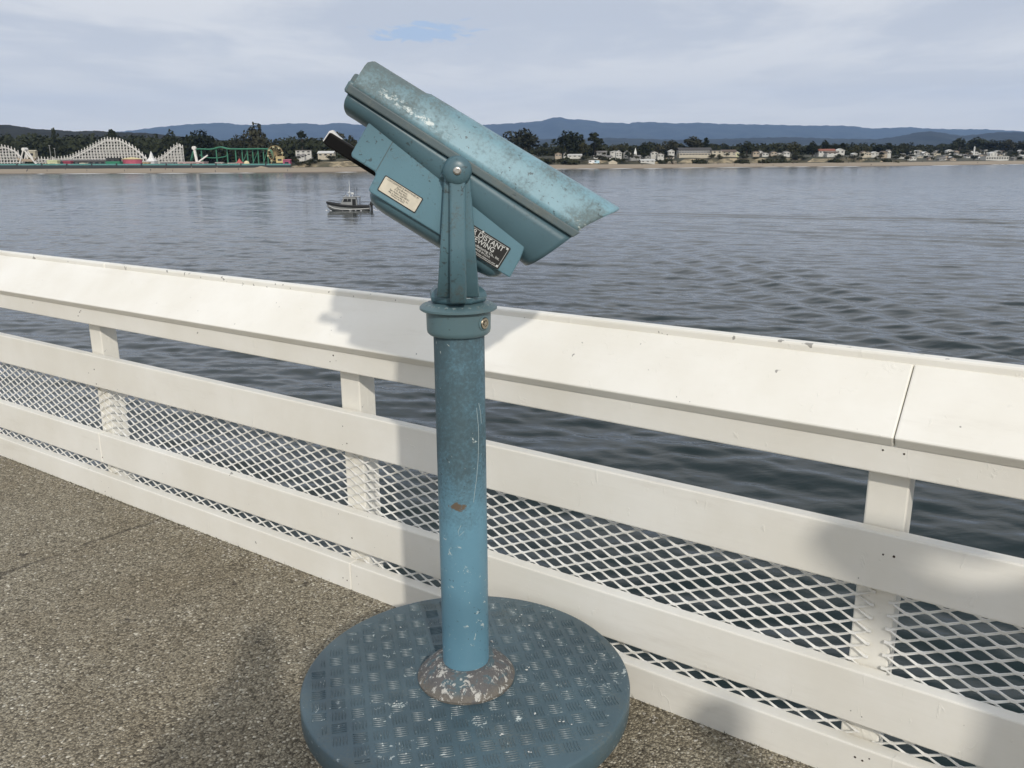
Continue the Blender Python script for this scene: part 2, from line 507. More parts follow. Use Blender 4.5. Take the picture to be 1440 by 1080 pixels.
# pale chipped primer above the seam on the eyepiece half
_t = T_HEAD.node_tree; _b = _t.nodes['Principled BSDF']; _p = objc(_t)
_s = _t.nodes.new('ShaderNodeSeparateXYZ'); lk(_t, _p, _s.inputs[0])
_band = math_n(_t, 'MULTIPLY', maprange(_t, _s.outputs[2], .036, .050), maprange(_t, _s.outputs[2], .052, .074, 1, 0))
_band = math_n(_t, 'MULTIPLY', _band, math_n(_t, 'MULTIPLY', maprange(_t, _s.outputs[0], -.26, -.2), maprange(_t, _s.outputs[0], -.09, .0, 1, 0)))
_nz = noise(_t, mapping(_t, _p, (75, 75, 120)), 1, 6, .8, .4)
_chip = maprange(_t, math_n(_t, 'ADD', _nz, math_n(_t, 'MULTIPLY', _band, .20)), .69, .76)
_old = _b.inputs['Base Color'].links[0].from_socket
_c2 = mixc(_t, math_n(_t, 'MULTIPLY', _chip, math_n(_t, 'MULTIPLY', _band, .9)), _old, (.62, .68, .66))
_fr = math_n(_t, 'MULTIPLY', maprange(_t, _s.outputs[0], .23, .28), maprange(_t, _s.outputs[2], .075, .04))
_c2 = mixc(_t, math_n(_t, 'MULTIPLY', maprange(_t, math_n(_t, 'ADD', noise(_t, _p, 110, 3, .7), math_n(_t, 'MULTIPLY', _fr, .14)), .64, .70), _fr), _c2, (.50, .56, .53))
lk(_t, _c2, _b.inputs['Base Color'])
T_LOW = teal('teal_paint_barrel_shaded', (.072, .138, .168), .42, 9, 1.3, 0, .42, None, ((.04, .05, .048), (.10, .12, .112)))  # barrel and trough: colour darkened for the shade on their downward-facing sides
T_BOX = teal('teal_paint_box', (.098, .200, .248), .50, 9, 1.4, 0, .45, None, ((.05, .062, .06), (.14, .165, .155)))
T_SEAM = teal('teal_paint_seam', (.075, .11, .12), .75, 14, .6, 0, .5)
T_YOKE = teal('teal_paint_yoke', (.074, .145, .175), .50, 16, 2.2, 0, .38, None, ((.035, .042, .04), (.12, .14, .13)))
T_COL = teal('teal_paint_column', (.125, .265, .350), .30, 7, .7, .6, .40, col_extra, ((.022, .032, .033), (.060, .080, .080)), soft=.2)
# a rusted bare patch half way up the column
_t = T_COL.node_tree; _b = _t.nodes['Principled BSDF']; _p = objc(_t)
_vd = _t.nodes.new('ShaderNodeVectorMath'); _vd.operation = 'DISTANCE'; lk(_t, mapping(_t, _p, (1, 1, 1.7)), _vd.inputs[0]); _vd.inputs[1].default_value = (-.012, -.056, .700 * 1.7)
_r = math_n(_t, 'ADD', _vd.outputs['Value'], math_n(_t, 'MULTIPLY', math_n(_t, 'SUBTRACT', noise(_t, _p, 70, 4, .7), .5), .075))
_old = _b.inputs['Base Color'].links[0].from_socket
lk(_t, mixc(_t, maprange(_t, _r, .013, .019, .9, 0), _old, (.13, .085, .045)), _b.inputs['Base Color'])
T_COLLAR = teal('teal_paint_collar', (.095, .160, .180), .50, 12, 1.0, 0, .45)
T_BASE = teal('teal_paint_base', (.062, .106, .130), .50, 5, .6, .7, .42)
# corroded casting at the foot of the column
T_RUST, _t, _b = mat('corroded_casting', (.2, .2, .2), .75)
_p = objc(_t)
_n1 = noise(_t, _p, 22, 5, .7, .6); _n2 = noise(_t, mapping(_t, _p, loc=(4, 4, 4)), 60, 4, .75, .8); _n3 = noise(_t, mapping(_t, _p, loc=(9, 4, 2)), 34, 4, .6, .5)
_c = mixc(_t, maprange(_t, _n1, .42, .52), (.085, .135, .155), (.120, .116, .114))
_s = _t.nodes.new('ShaderNodeSeparateXYZ'); lk(_t, _p, _s.inputs[0])
_c = mixc(_t, math_n(_t, 'MULTIPLY', maprange(_t, _s.outputs[2], .030, .010), maprange(_t, _n3, .35, .5)), _c, (.155, .140, .118))
_c = mixc(_t, maprange(_t, _n2, .55, .60), _c, (.50, .49, .45))
lk(_t, _c, _b.inputs['Base Color'])
bump(_t, _b, math_n(_t, 'ADD', _n1, math_n(_t, 'MULTIPLY', _n2, .8)), .9, .007)
BLACK, _, _bb = mat('black_plastic', (.004, .004, .0045), .45)
_bb.inputs['Specular IOR Level'].default_value = .12
STEEL, _, _ = mat('bolt_steel', (.45, .44, .41), .35, 1.0)
BRASS, _, _ = mat('lock_brass', (.35, .31, .24), .35, 1.0)
IVORY = varied('ivory_plate', (.66, .61, .50), .35, .08, 60)
INK, _, _ = mat('plate_ink', (.05, .05, .045), .6)
PLATEBLK, _, _ = mat('black_plate', (.012, .012, .012), .4)
SILVER, _, _ = mat('plate_lettering', (.55, .56, .54), .4)
GLASS, _, _ = mat('dark_lens', (.01, .012, .016), .04)

VX, VY = -.119, 1.885
vw = empty('coin_viewer', (VX, VY, 0), math.atan2(.0630, .9980))
tag(vw, 'blue-green coin-operated viewing machine on a post with round tread-plate base', 'viewing machine')
TOP = .22
# base: a raised round step of tread plate on a recessed drum
RB = .409
bp = MB().lathe([(.0, TOP - .060), (RB - .02, TOP - .060), (RB - .004, TOP - .058), (RB, TOP - .052), (RB, TOP - .006), (RB - .003, TOP - .0015), (RB - .008, TOP), (0, TOP)], 128).build('base_plate', T_BASE, vw, smooth=True)
MB().lathe([(.30, 0), (.30, TOP - .061)], 64).build('base_drum', T_BASE, vw, smooth=True)
mb = MB(); P_ = .0455; rot = R(9)
for i in range(-10, 11):
    for j in range(-10, 11):
        cx, cy = i * P_, j * P_
        for k in range(5):
            t_ = (k - 2) * .0074
            if (i + j) % 2 == 0: p, q = (cx - .0180, cy + t_), (cx + .0180, cy + t_)
            else: p, q = (cx + t_, cy - .0180), (cx + t_, cy + .0180)
            def rt(p): return (p[0] * math.cos(rot) - p[1] * math.sin(rot), p[0] * math.sin(rot) + p[1] * math.cos(rot))
            p, q = rt(p), rt(q)
            if max(math.hypot(*p), math.hypot(*q)) > RB - .014 or min(math.hypot(*p), math.hypot(*q)) < .105: continue
            d = Vector((q[0] - p[0], q[1] - p[1])).normalized(); nn = Vector((-d.y, d.x)); P0 = Vector(p); Q0 = Vector(q); m_ = (P0 + Q0) / 2
            hh = TOP + .0017; ww = .0021
            vs = [(*P0, TOP - .0002), (*(m_ + nn * ww), TOP - .0002), (*Q0, TOP - .0002), (*(m_ - nn * ww), TOP - .0002),
                  (*(P0 + d * .003), hh), (*(m_ + nn * ww * .4), hh), (*(Q0 - d * .003), hh), (*(m_ - nn * ww * .4), hh)]
            mb.add(vs, [(4, 5, 6, 7), (0, 1, 5, 4), (1, 2, 6, 5), (2, 3, 7, 6), (3, 0, 4, 7)])
T_BARS = teal('teal_paint_tread', (.070, .112, .132), .62, 4, .6, 1.5, .40, None, ((.04, .05, .052), (.22, .25, .25)), soft=.14)
o = mb.build('tread_bars', T_BARS, bp); o['kind'] = 'stuff'
# paint flakes and droppings spattered on the plate
FLAKE, _, _ = mat('white_spatter', (.68, .68, .64), .6)
mb = MB(); rg = random.Random(21)
for i in range(46):
    a = rg.uniform(0, 6.28); r = math.sqrt(rg.random()) * .38
    if r < .125: continue
    x, y = r * math.cos(a), r * math.sin(a)
    if x < .02 and rg.random() < .6: continue
    for kk in range(rg.choice((1, 1, 2, 3))):
        n_s = 6; s_ = rg.choice((.0014, .002, .002, .003, .004)); e_ = rg.uniform(.4, 1); a0 = rg.uniform(0, 3); x += rg.uniform(-.01, .01); y += rg.uniform(-.01, .01)
        vs = []
        for k in range(n_s):
            b_ = k / n_s * 6.283; q = s_ * rg.uniform(.6, 1.2); vx = math.cos(b_) * q; vy = math.sin(b_) * q * e_
            vs.append((x + vx * math.cos(a0) - vy * math.sin(a0), y + vx * math.sin(a0) + vy * math.cos(a0), TOP + .0020))
        mb.add(vs, [tuple(range(n_s))])
o = mb.build('white_spatter', FLAKE, bp); o['kind'] = 'stuff'
# foot casting
fl = MB().lathe([(.121, TOP), (.122, TOP + .007), (.117, TOP + .013), (.108, TOP + .024), (.092, TOP + .037), (.076, TOP + .046), (.066, TOP + .050), (.058, TOP + .050)], 64)
fo = fl.build('foot_casting', T_RUST, vw, smooth=True)
fo.data.transform(Matrix.Translation((0, 0, -TOP))); fo.location = (0, 0, TOP)
# column
clm = MB().lathe([(.0575, .225), (.0575, 1.105)], 64).build('column', T_COL, vw, smooth=True)
SCR, _, _ = mat('scratch', (.36, .43, .44), .6)
for path in ([(.036, .935), (.0395, .89), (.0395, .86), (.0375, .81), (.033, .765), (.0285, .735), (.025, .71)], [(.041, .945), (.0445, .925), (.0465, .895)], [(-.005, .655), (-.012, .640), (-.010, .628), (.002, .640)]):
    MB().tube([(u_, -math.sqrt(.0575 ** 2 - u_ ** 2) - .0001, z_) for u_, z_ in path], .0006, 5).build('scratch', SCR, clm)
# collar, lip, lock
clr = MB().lathe([(.058, 1.0985), (.066, 1.0985), (.0705, 1.103), (.072, 1.110), (.0725, 1.150), (.0725, 1.152), (.082, 1.1525), (.0865, 1.1555), (.0865, 1.1600), (.082, 1.1645), (.055, 1.1715), (.0, 1.1715)], 64).build('collar', T_COLLAR, vw, smooth=True)
LA = R(-40)
LM = Matrix.Rotation(LA, 4, 'Z') @ Matrix.Translation((.0715, 0, 1.129)) @ Matrix.Rotation(math.pi / 2, 4, 'Y')
MB().lathe([(.017, -.004), (.0165, .0015), (.0135, .003), (.0135, -.002)], 24).build('lock_boss', T_COLLAR, clr, smooth=True, M=LM)
MB().lathe([(.0125, -.003), (.0125, .0035), (.0115, .0045), (.0075, .0045), (.0075, .0025), (.005, .0025), (.005, .0055), (.0, .0055)], 24).build('lock', BRASS, clr, smooth=True, M=LM)
# worn raised lettering ring on the lip
mb = MB(); rg = random.Random(9)
for k in range(26):
    a = k / 26 * 6.283 + rg.uniform(-.03, .03); r0 = .070; r1 = .0775; z_ = 1.1683
    for q in range(3):
        a1 = a + rg.uniform(-.06, .06); a2 = a + rg.uniform(-.06, .06)
        ra, rb_ = rg.uniform(r0, r1), rg.uniform(r0, r1)
        za = 1.1645 + (.082 - ra) * .2593 + .0004; zb_ = 1.1645 + (.082 - rb_) * .2593 + .0004
        mb.bar((ra * math.cos(a1), ra * math.sin(a1), za), (rb_ * math.cos(a2), rb_ * math.sin(a2), zb_), .0012, .0012)
mb.build('raised_ring', varied('worn_edge', (.26, .33, .34), .5, .3, 60), clr)
# swivel base (eight-sided) and yoke
SWV = MB().lathe([(.058, 1.1720), (.0655, 1.1760), (.0675, 1.186), (.0645, 1.196), (.050, 1.207), (.0, 1.208)], 8)
so = SWV.build('swivel_base', T_YOKE, vw, bevel=.004, seg=3, M=Matrix.Rotation(R(22.5 + 4), 4, 'Z'))
PZ = 1.4555; PU = .0037


def yoke_arm(sg):
    """arm of T section; sg -1 is the side nearer the deck"""
    y = sg * .098
    mb = MB()
    n = 14; secs = []
    for i in range(n):
        f = i / (n - 1); z = 1.19 + f * (1.445 - 1.19)
        hw = .0465 + (.0265 - .0465) * (f ** .85)
        yy = sg * (.060 + (.098 - .060) * min(1, (f * 2.6)) ** .6); th = .0065
        secs.append((z, hw, yy, th))
    vs = []; fs = []
    for z, hw, yy, th in secs:
        cx = PU * (z - 1.19) / .265
        vs += [(cx - hw, yy - th, z), (cx + hw, yy - th, z), (cx + hw, yy + th, z), (cx - hw, yy + th, z)]
    for i in range(n - 1):
        for j in range(4): fs.append((i * 4 + j, i * 4 + (j + 1) % 4, i * 4 + 4 + (j + 1) % 4, i * 4 + 4 + j))
    fs += [(3, 2, 1, 0), tuple((n - 1) * 4 + j for j in range(4))]
    mb.add(vs, fs)
    arm = mb.build('yoke_arm', T_YOKE, vw, smooth=True, bevel=.004, seg=3)
    rb = MB(); vs = []; fs = []
    for z, hw, yy, th in secs:
        f = (z - 1.19) / .255; cx = PU * f; r = .0175 - .001 * f
        zz = z - .010 * (1 - f)
        y0 = yy; y1 = yy + sg * (.020 + .010 * (1 - f))
        vs += [(cx - r, y0, zz), (cx + r, y0, zz), (cx + r, y1, zz), (cx - r, y1, zz)]
    for i in range(n - 1):
        for j in range(4): fs.append((i * 4 + j, i * 4 + (j + 1) % 4, i * 4 + 4 + (j + 1) % 4, i * 4 + 4 + j))
    fs += [(3, 2, 1, 0), tuple((n - 1) * 4 + j for j in range(4))]
    rb.add(vs, fs)
    rb.build('rib', T_YOKE, arm, smooth=True, bevel=.005, seg=3)
    PM = Matrix.Translation((PU, y, PZ)) @ Matrix.Rotation(sg * -math.pi / 2, 4, 'X')
    MB().lathe([(.0295, -.014), (.0300, .010), (.0285, .018), (.024, .0245), (.016, .028), (.0075, .0292), (0, .0292)], 40).build('pivot_cap', T_YOKE, arm, smooth=True, M=PM)
    MB().lathe([(.0082, .026), (.0082, .0312), (.0066, .0325), (.0042, .0325), (.0042, .0308), (0, .0308)], 20).build('bolt', STEEL, arm, smooth=True, M=PM)
    return arm


yoke_arm(-1); yoke_arm(1)

# head: built level about its pivot, then tipped forward
HM = Matrix.Translation((PU, 0, PZ - .0035)) @ Matrix.Rotation(R(32.5), 4, 'Y')


def hood_section(na, W0):
    """flat leaning sides, rounded shoulders, slightly crowned top: (y, share of height) from one seam edge to the other"""
    half = [(W0, 0.0), (W0 - .004, .16), (W0 - .0085, .34), (W0 - .013, .52), (W0 - .0175, .69), (W0 - .0235, .82), (W0 - .033, .91), (W0 - .045, .962), (W0 - .060, .985), (W0 - .078, .996), (0, 1.0)]
    return [(-y, h) for y, h in half] + [(y, h) for y, h in half[-2::-1]]


def arch(name, W0, back, front, top, b0, sgn, m, nseg=30, na=28, k=2.6, sect=None):
    """half shell: cross section a superellipse from the seam (b0) out to top(a); ends cut along back(h), front(h), h = share of height"""
    mb = MB(); vs = []; fs = []
    if sect is None:
        sect = []
        for j in range(na + 1):
            t_ = math.pi * j / na; cx = math.cos(t_); sx = math.sin(t_)
            sect.append((-W0 * math.copysign(abs(cx) ** (2 / k), cx), abs(sx) ** (2 / k)))
    na = len(sect) - 1
    for i in range(nseg + 1):
        s = i / nseg
        for y, hfrac in sect:
            a0, a1 = back(hfrac), front(hfrac)
            a = a0 + (a1 - a0) * s
            ht = top(a) - b0
            vs.append((a, y, b0 + ht * hfrac))
    W = na + 1
    for i in range(nseg):
        for j in range(na): fs.append((i * W + j, (i + 1) * W + j, (i + 1) * W + j + 1, i * W + j + 1))
    fs.append(tuple(j for j in range(W)))          # back wall
    mb.add(vs, fs)
    o = mb.build(name, m, vw, smooth=True, M=HM)
    return o


def top_up(a):
    if a < -.132: return .0985 + (a + .263) / .13 * .0035
    if a < -.128: return .1020 + (a + .132) / .004 * .0034
    return .1054 + (a + .128) / .463 * .0178


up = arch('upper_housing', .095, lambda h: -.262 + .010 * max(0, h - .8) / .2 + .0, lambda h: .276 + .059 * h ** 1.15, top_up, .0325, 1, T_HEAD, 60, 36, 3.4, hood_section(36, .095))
md = up.modifiers.new('wall', 'SOLIDIFY'); md.thickness = .004; md.offset = -1


def top_dn(a):
    return -.024 - (max(a, -.2) + .2) / .43 * .068


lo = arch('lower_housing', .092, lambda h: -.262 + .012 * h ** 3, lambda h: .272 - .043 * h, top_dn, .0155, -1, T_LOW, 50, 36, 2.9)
md = lo.modifiers.new('wall', 'SOLIDIFY'); md.thickness = .004; md.offset = -1
# seam flange
sm = MB().prism([(-.268, .0325), (.281, .0325), (.2735, .0155), (-.268, .0155)], -.1015, .1015).build('seam_flange', T_SEAM, vw, M=HM, bevel=.0028, seg=2)
# eyepieces at the back of the seam
for s in (-1, 1):
    ey = MB().lathe([(.018, 0), (.018, .010), (.016, .014), (.011, .014), (.011, .008), (0, .008)], 28)
    eo = ey.build('eyepiece', T_SEAM, vw, smooth=True, M=HM @ Matrix.Translation((-.262, s * .033, .040)) @ Matrix.Rotation(-math.pi / 2, 4, 'Y'))
MB().box(-.2775, -.258, -.060, .060, .014, .040).build('eyepiece_bar', T_COLLAR, vw, M=HM, bevel=.006, seg=3)
# front plate and lenses recessed under the hood
MB().prism([(.215, .034), (.226, .098), (.220, .098), (.209, .034)], -.074, .074).build('front_plate', BLACK, vw, M=HM)
for s in (-1, 1):
    MB().lathe([(.034, 0), (.034, .010), (.030, .012), (.029, .006), (0, .009)], 28).build('lens', GLASS, vw, smooth=True, M=HM @ Matrix.Translation((.219, s * .037, .066)) @ Matrix.Rotation(math.pi / 2, 4, 'Y'))
# coin box below the barrel
bxp = [(-.2015, .0), (-.2015, -.083), (-.197, -.0885), (-.143, -.0885), (-.1385, -.093), (-.1365, -.1255), (-.131, -.1300), (.2085, -.1275), (.2065, -.084), (.19, .0)]
cb = MB().prism(bxp, -.079, .079).build('coin_box', T_BOX, vw, M=HM, bevel=.005, seg=3)
# lid line on the side of the box
MB().box(-.1425, -.1410, -.0797, -.073, -.086, -.018).build('box_seam', T_SEAM, cb, M=Matrix.Identity(4))
# trough under the box with rounded ends
tr = MB(); vs = []; fs = []; na = 20; st = [(-.1335, .10), (-.131, .45), (-.123, .75), (-.108, .93), (-.085, 1), (.150, 1), (.172, .93), (.186, .70), (.193, .40), (.1955, .06)]
for a, f in st:
    for j in range(na + 1):
        t_ = math.pi * j / na; vs.append((a, -math.cos(t_) * .070 * (f ** .5), -.1285 - .0305 * f * math.sin(t_) ** .8))
for i in range(len(st) - 1):
    for j in range(na): fs.append((i * (na + 1) + j, (i + 1) * (na + 1) + j, (i + 1) * (na + 1) + j + 1, i * (na + 1) + j + 1))
tr.add(vs, fs); tr.build('trough', T_LOW, vw, smooth=True, M=HM)
# black handle bar; the highlight at its tip is modelled as a pale piece
hb = MB().prism([(-.268, -.0985), (-.2660, -.0735), (-.262, -.0725), (-.13, -.0725), (-.13, -.101), (-.262, -.101)], -.012, .012).build('handle', BLACK, vw, M=HM, bevel=.003)
MB().prism([(-.2705, -.096), (-.2690, -.0715), (-.2635, -.0655), (-.252, -.0695), (-.238, -.0712), (-.238, -.0722), (-.262, -.0722), (-.2668, -.0745), (-.2688, -.096)], -.0125, .0125).build('handle_highlight', varied('tip_highlight', (.75, .75, .74), .25, .1, 50), hb, bevel=.002)
# square boss behind the pivot cap
MB().box(-.0258, .0258, -.098, .098, -.026, .0225).build('pivot_block', T_YOKE, vw, M=HM, bevel=.002)
# plates with lettering
FACE = Matrix.Rotation(math.pi / 2, 4, 'X')     # text plane turned to face the deck side
op = MB().prism([(-.1215, -.1155), (-.1195, -.1175), (-.0335, -.1175), (-.0315, -.1155), (-.0315, -.0845), (-.0335, -.0825), (-.1195, -.0825), (-.1215, -.0845)], -.0806, -.0790).build('owner_plate', PLATEBLK, vw, M=HM)
MB().prism([(-.1195, -.1142), (-.1180, -.1157), (-.0350, -.1157), (-.0335, -.1142), (-.0335, -.0858), (-.0350, -.0843), (-.1180, -.0843), (-.1195, -.0858)], -.0812, -.0806).build('plate_face', IVORY, op)
text_mesh('lettering', [('CONCESSIONED & MAINTAINED BY', .0046, 0, .0112, 'CENTER'), ('Don Brown', .0052, 0, .0058, 'CENTER'), ('P.O. Box 4021', .0050, 0, .0009, 'CENTER'),
                        ('San Pedro, Calif 90731', .0050, 0, -.0040, 'CENTER'), ('Mfg. by Seacoast Mfg. Co., Inc.', .0038, 0, -.0084, 'CENTER'), ('Fairhope, Ala 36532', .0038, 0, -.0124, 'CENTER')],
          INK, op, Matrix.Translation((-.0765, -.0814, -.1000)) @ FACE, .0002)
mp = MB().prism([(.046, -.124), (.048, -.126), (.1755, -.126), (.1775, -.124), (.1775, -.075), (.1755, -.073), (.048, -.073), (.046, -.075)], -.0808, -.0790).build('maker_plate', PLATEBLK, vw, M=HM)
bo = MB()
for x0, x1, z0, z1 in ((.0495, .174, -.0768, -.0760), (.0495, .174, -.1230, -.1222), (.0495, .0503, -.1222, -.0768), (.1732, .174, -.1222, -.0768)):
    bo.box(x0, x1, -.0812, -.0808, z0, z1)
bo.build('plate_border', SILVER, mp)
text_mesh('lettering', [('FOR DISTANT', .0152, .1655, .0112, 'RIGHT'), ('VIEWING', .0148, .1500, -.0008, 'RIGHT'), ('Manufacturing Co., Inc.', .0078, .1690, -.0086, 'RIGHT'),
                        ('MADE IN U.S.A.', .0058, .1500, -.0148, 'RIGHT'), ('Fairhope, Alabama pat. pend.', .0042, .1660, -.0204, 'RIGHT')],
          SILVER, mp, Matrix.Translation((0, -.0810, -.1000)) @ FACE, .0003)
for x, z in ((.1090, -.0752), (.171, -.0785), (.171, -.1205), (.0525, -.0785)):
    MB().lathe([(.0026, 0), (.0022, .0012), (0, .0016)], 12).build('rivet', SILVER, mp, smooth=True, M=Matrix.Translation((x, -.0808, z)) @ FACE)
for x, z in ((-.1165, -.0868), (-.0365, -.0868)):
    MB().lathe([(.0016, 0), (.0013, .0007), (0, .0009)], 10).build('rivet', SILVER, op, smooth=True, M=Matrix.Translation((x, -.0812, z)) @ FACE)

# ------------------------------------------------------------------ sea
def water():
    m, t, b = mat('sea_water', (.0026, .0125, .0130), .06)
    b.inputs['Specular IOR Level'].default_value = .43
    b.inputs['IOR'].default_value = 1.333
    p = worldpos(t)
    s = t.nodes.new('ShaderNodeSeparateXYZ'); lk(t, p, s.inputs[0])
    X, Y = s.outputs[0], s.outputs[1]
    a = noise(t, mapping(t, p, (.55, 1.0, 1), rot=(0, 0, R(12))), 1.15, 4, .55, .5)
    c = noise(t, mapping(t, p, (.6, 1.0, 1), rot=(0, 0, R(-9))), 4.6, 3, .55, .3)
    g = noise(t, mapping(t, p, (.5, 1.0, 1), rot=(0, 0, R(20))), .28, 3, .5, .2)
    hgt = math_n(t, 'ADD', math_n(t, 'MULTIPLY', a, .05), math_n(t, 'MULTIPLY', c, .020))
    # beyond a couple of hundred metres the wavelets are finer than the relief carries: they become gloss
    lk(t, maprange(t, Y, 60, 420, .05, .17), b.inputs['Roughness'])
    hgt = math_n(t, 'MULTIPLY', hgt, maprange(t, Y, 60, 380, 1.0, .6))
    bump(t, b, hgt, .45, 1.0)
    return m


def sea_mesh():
    """real wavelets from the pier out across the bay (finer mesh near the pier), flat sheet beyond"""
    rows = [3.0]
    while rows[-1] < 460: rows.append(rows[-1] + max(.11, .0031 * rows[-1]))
    rows = np.array(rows); nr = len(rows); nc = 520
    tt = np.linspace(-1, 1, nc)
    Yg = np.repeat(rows[:, None], nc, 1); Xg = tt[None, :] * (.74 * Yg + 8)
    sp_ = np.maximum(.11, .0031 * Yg)
    rs = np.random.RandomState(5); Z = np.zeros_like(Xg)
    gust = .72 + .36 * np.sin(Xg * .021 + 1.3 * np.sin(Yg * .013) + .6) * np.sin(Yg * .031 + .9 * np.sin(Xg * .017))
    nw = 46
    for i in range(nw):
        lam = .55 * (9.0 / .55) ** ((i + rs.rand()) / nw); ang = R(82) + rs.randn() * .55
        k_ = 2 * math.pi / lam; slope = .0225 * (1.15 if lam < 2.5 else .6)
        fade = np.clip((lam / sp_ - 2.2) / 2.2, 0, 1)
        ph = k_ * (math.cos(ang) * Xg + math.sin(ang) * Yg) + rs.rand() * 6.283 + .5 * np.sin(Xg * .11 + i) * np.sin(Yg * .07 + 2 * i)
        Z += fade * slope / k_ * (np.sin(ph) + .22 * np.cos(2 * ph)) * gust
    def ss(v, a, b): q = np.clip((v - a) / (b - a), 0, 1); return q * q * (3 - 2 * q)
    def train(nx, ny, d0, d1, wl, amp, gate):
        d = nx * Xg + ny * Yg; wv = np.sin((d + .5 * np.sin(Xg * .16 + Yg * .05) + .3 * np.sin(Yg * .19)) * 2 * math.pi / wl)
        return wv * amp * ss(d, d0, d0 + (d1 - d0) * .35) * (1 - ss(d, d0 + (d1 - d0) * .5, d1)) * gate
    Z += train(.406, .914, 129, 150, 5.2, .10, ss(Xg, -22, -6)) + train(.55, .835, 92, 126, 6.0, .075, ss(Xg, -8, 25)) + train(.990, .137, 18, 38, 3.3, .085, 1 - ss(Yg, 70, 125))
    edge = np.minimum(1, (1 - np.abs(tt))[None, :] * 12) * np.clip((460 - Yg) / 60, 0, 1) * np.clip((Yg - 3) / 2, 0, 1)
    Z = Z * edge + WATER_Z
    co = np.stack([Xg, Yg, Z], -1).reshape(-1, 3)
    idx = np.arange(nr * nc).reshape(nr, nc)
    q = np.stack([idx[:-1, :-1], idx[:-1, 1:], idx[1:, 1:], idx[1:, :-1]], -1).reshape(-1, 4)
    yl = float(rows[-1]); x0, x1 = .74 * 3 + 8, .74 * yl + 8; n0 = len(co)
    ext = [(-26000, -9000), (26000, -9000), (26000, 3), (-26000, 3), (-x0, 3), (x0, 3), (-26000, yl), (26000, yl), (-x1, yl), (x1, yl), (-26000, 9000), (26000, 9000)]
    co = np.vstack([co, [(a, b_, WATER_Z) for a, b_ in ext]])
    q = np.vstack([q, np.array([(0, 1, 2, 3), (3, 4, 8, 6), (5, 2, 7, 9), (6, 7, 11, 10)]) + n0])
    me = bpy.data.meshes.new('sea'); me.vertices.add(len(co)); me.vertices.foreach_set('co', co.ravel())
    me.loops.add(q.size); me.loops.foreach_set('vertex_index', q.ravel().astype(np.int32))
    me.polygons.add(len(q)); me.polygons.foreach_set('loop_start', np.arange(0, q.size, 4, dtype=np.int32))
    me.update(calc_edges=True); me.polygons.foreach_set('use_smooth', np.ones(len(q), dtype=bool)); me.validate()
    return me


o = link('sea', sea_mesh(), None, water()); tag(o, 'rippled grey sea of the bay', kind='structure')

# ------------------------------------------------------------------ far shore: beach, land, hills
SH = [(-900, 590), (0, 605), (440, 592), (600, 640), (780, 705), (920, 716), (1060, 762), (1260, 775), (1440, 880), (2000, 1000), (2600, 1100)]
SHX = [bear(p, y) for p, y in SH]; SHY = [y for p, y in SH]
SHX[0] = -2200; SHX[-1] = 3200
def shore(x): return float(np.interp(x, SHX, SHY))
# height of the land behind the beach, by bearing
ZB = [(-400, -3.9), (405, -3.9), (425, .2), (500, 1.2), (700, 2.0), (770, -.2), (835, .8), (870, -1.5), (945, -1.4), (962, 1.0), (1060, 1.2), (1200, .6), (1260, -1.5), (1290, -3.6), (1440, -3.9), (2600, -3.5)]
def zb(x):
    px = 720 + x * 1238.5 / (shore(x) + 60); return float(np.interp(px, [a for a, _ in ZB], [b for _, b in ZB]))


DROWS = [0, 10, 22, 38, 44, 52, 60, 90, 150, 260, 420, 700, 1200, 2000, 3200]


def land_z(x, d):
    b = zb(x)
    prof = [WATER_Z - .6, -6.6, -5.3, -4.4, -4.2, b - .25 * (b + 4.2), b, b + .6, b + 2.5, b + 5.5, b + 8, b + 10, b + 14, b + 22, b + 34]
    return float(np.interp(d, DROWS, prof))


xg = list(np.arange(-1500, 2200.1, 9.0)); rg = random.Random(2)
mb = MB(); vs = []
wob = [rg.uniform(-1, 1) for _ in range(len(xg))]
for r_, d in enumerate(DROWS):
    for i, x in enumerate(xg):
        jit = wob[(i * 7 + r_ * 13) % len(wob)] * (2.6 if 3 < r_ < 7 else .5)
        k = d + (jit if r_ else 0)
        sx = x * (1 + max(0, d - 200) / 1500)
        vs.append((sx, shore(x) + k, land_z(x, d) + (wob[(i * 3 + r_ * 5) % len(wob)] * (.45 if 3 < r_ < 8 else .05))))
W = len(xg)
mb.add(vs, [(j * W + i, j * W + i + 1, (j + 1) * W + i + 1, (j + 1) * W + i) for j in range(2, len(DROWS) - 1) for i in range(W - 1)])
LAND, t, b = mat('coastal_ground', (.05, .055, .03), .9)
p = worldpos(t); geo = t.nodes.new('ShaderNodeNewGeometry'); sp = t.nodes.new('ShaderNodeSeparateXYZ'); lk(t, geo.outputs['Normal'], sp.inputs[0])
f1 = noise(t, p, .05, 5, .6); f2 = noise(t, p, .4, 4, .6)
gcol = mixc(t, maprange(t, f1, .35, .65), (.028, .032, .018), (.085, .075, .045))
gcol = mixc(t, maprange(t, f2, .4, .7, 0, .6), gcol, (.03, .035, .02))
ccol_ = mixc(t, maprange(t, noise(t, mapping(t, p, (.10, .10, .35)), 1, 4, .6), .38, .62), (.50, .41, .27), (.15, .125, .08))
slope = math_n(t, 'MULTIPLY', maprange(t, sp.outputs[2], .97, .80), maprange(t, noise(t, mapping(t, p, (.028, .028, .028), loc=(5.3, 1, 0)), 1, 3, .5), .34, .46))
lk(t, mixc(t, slope, gcol, ccol_), b.inputs['Base Color'])
tag(mb.build('coastal_land', LAND, None, fix=False), 'low coastal land with tan bluffs behind the far beach', kind='structure')
mb = MB()
mb.add(vs[:4 * W], [(j * W + i, j * W + i + 1, (j + 1) * W + i + 1, (j + 1) * W + i) for j in range(3) for i in range(W - 1)])
SAND, t, b = mat('beach_sand', (.30, .24, .17), .9)
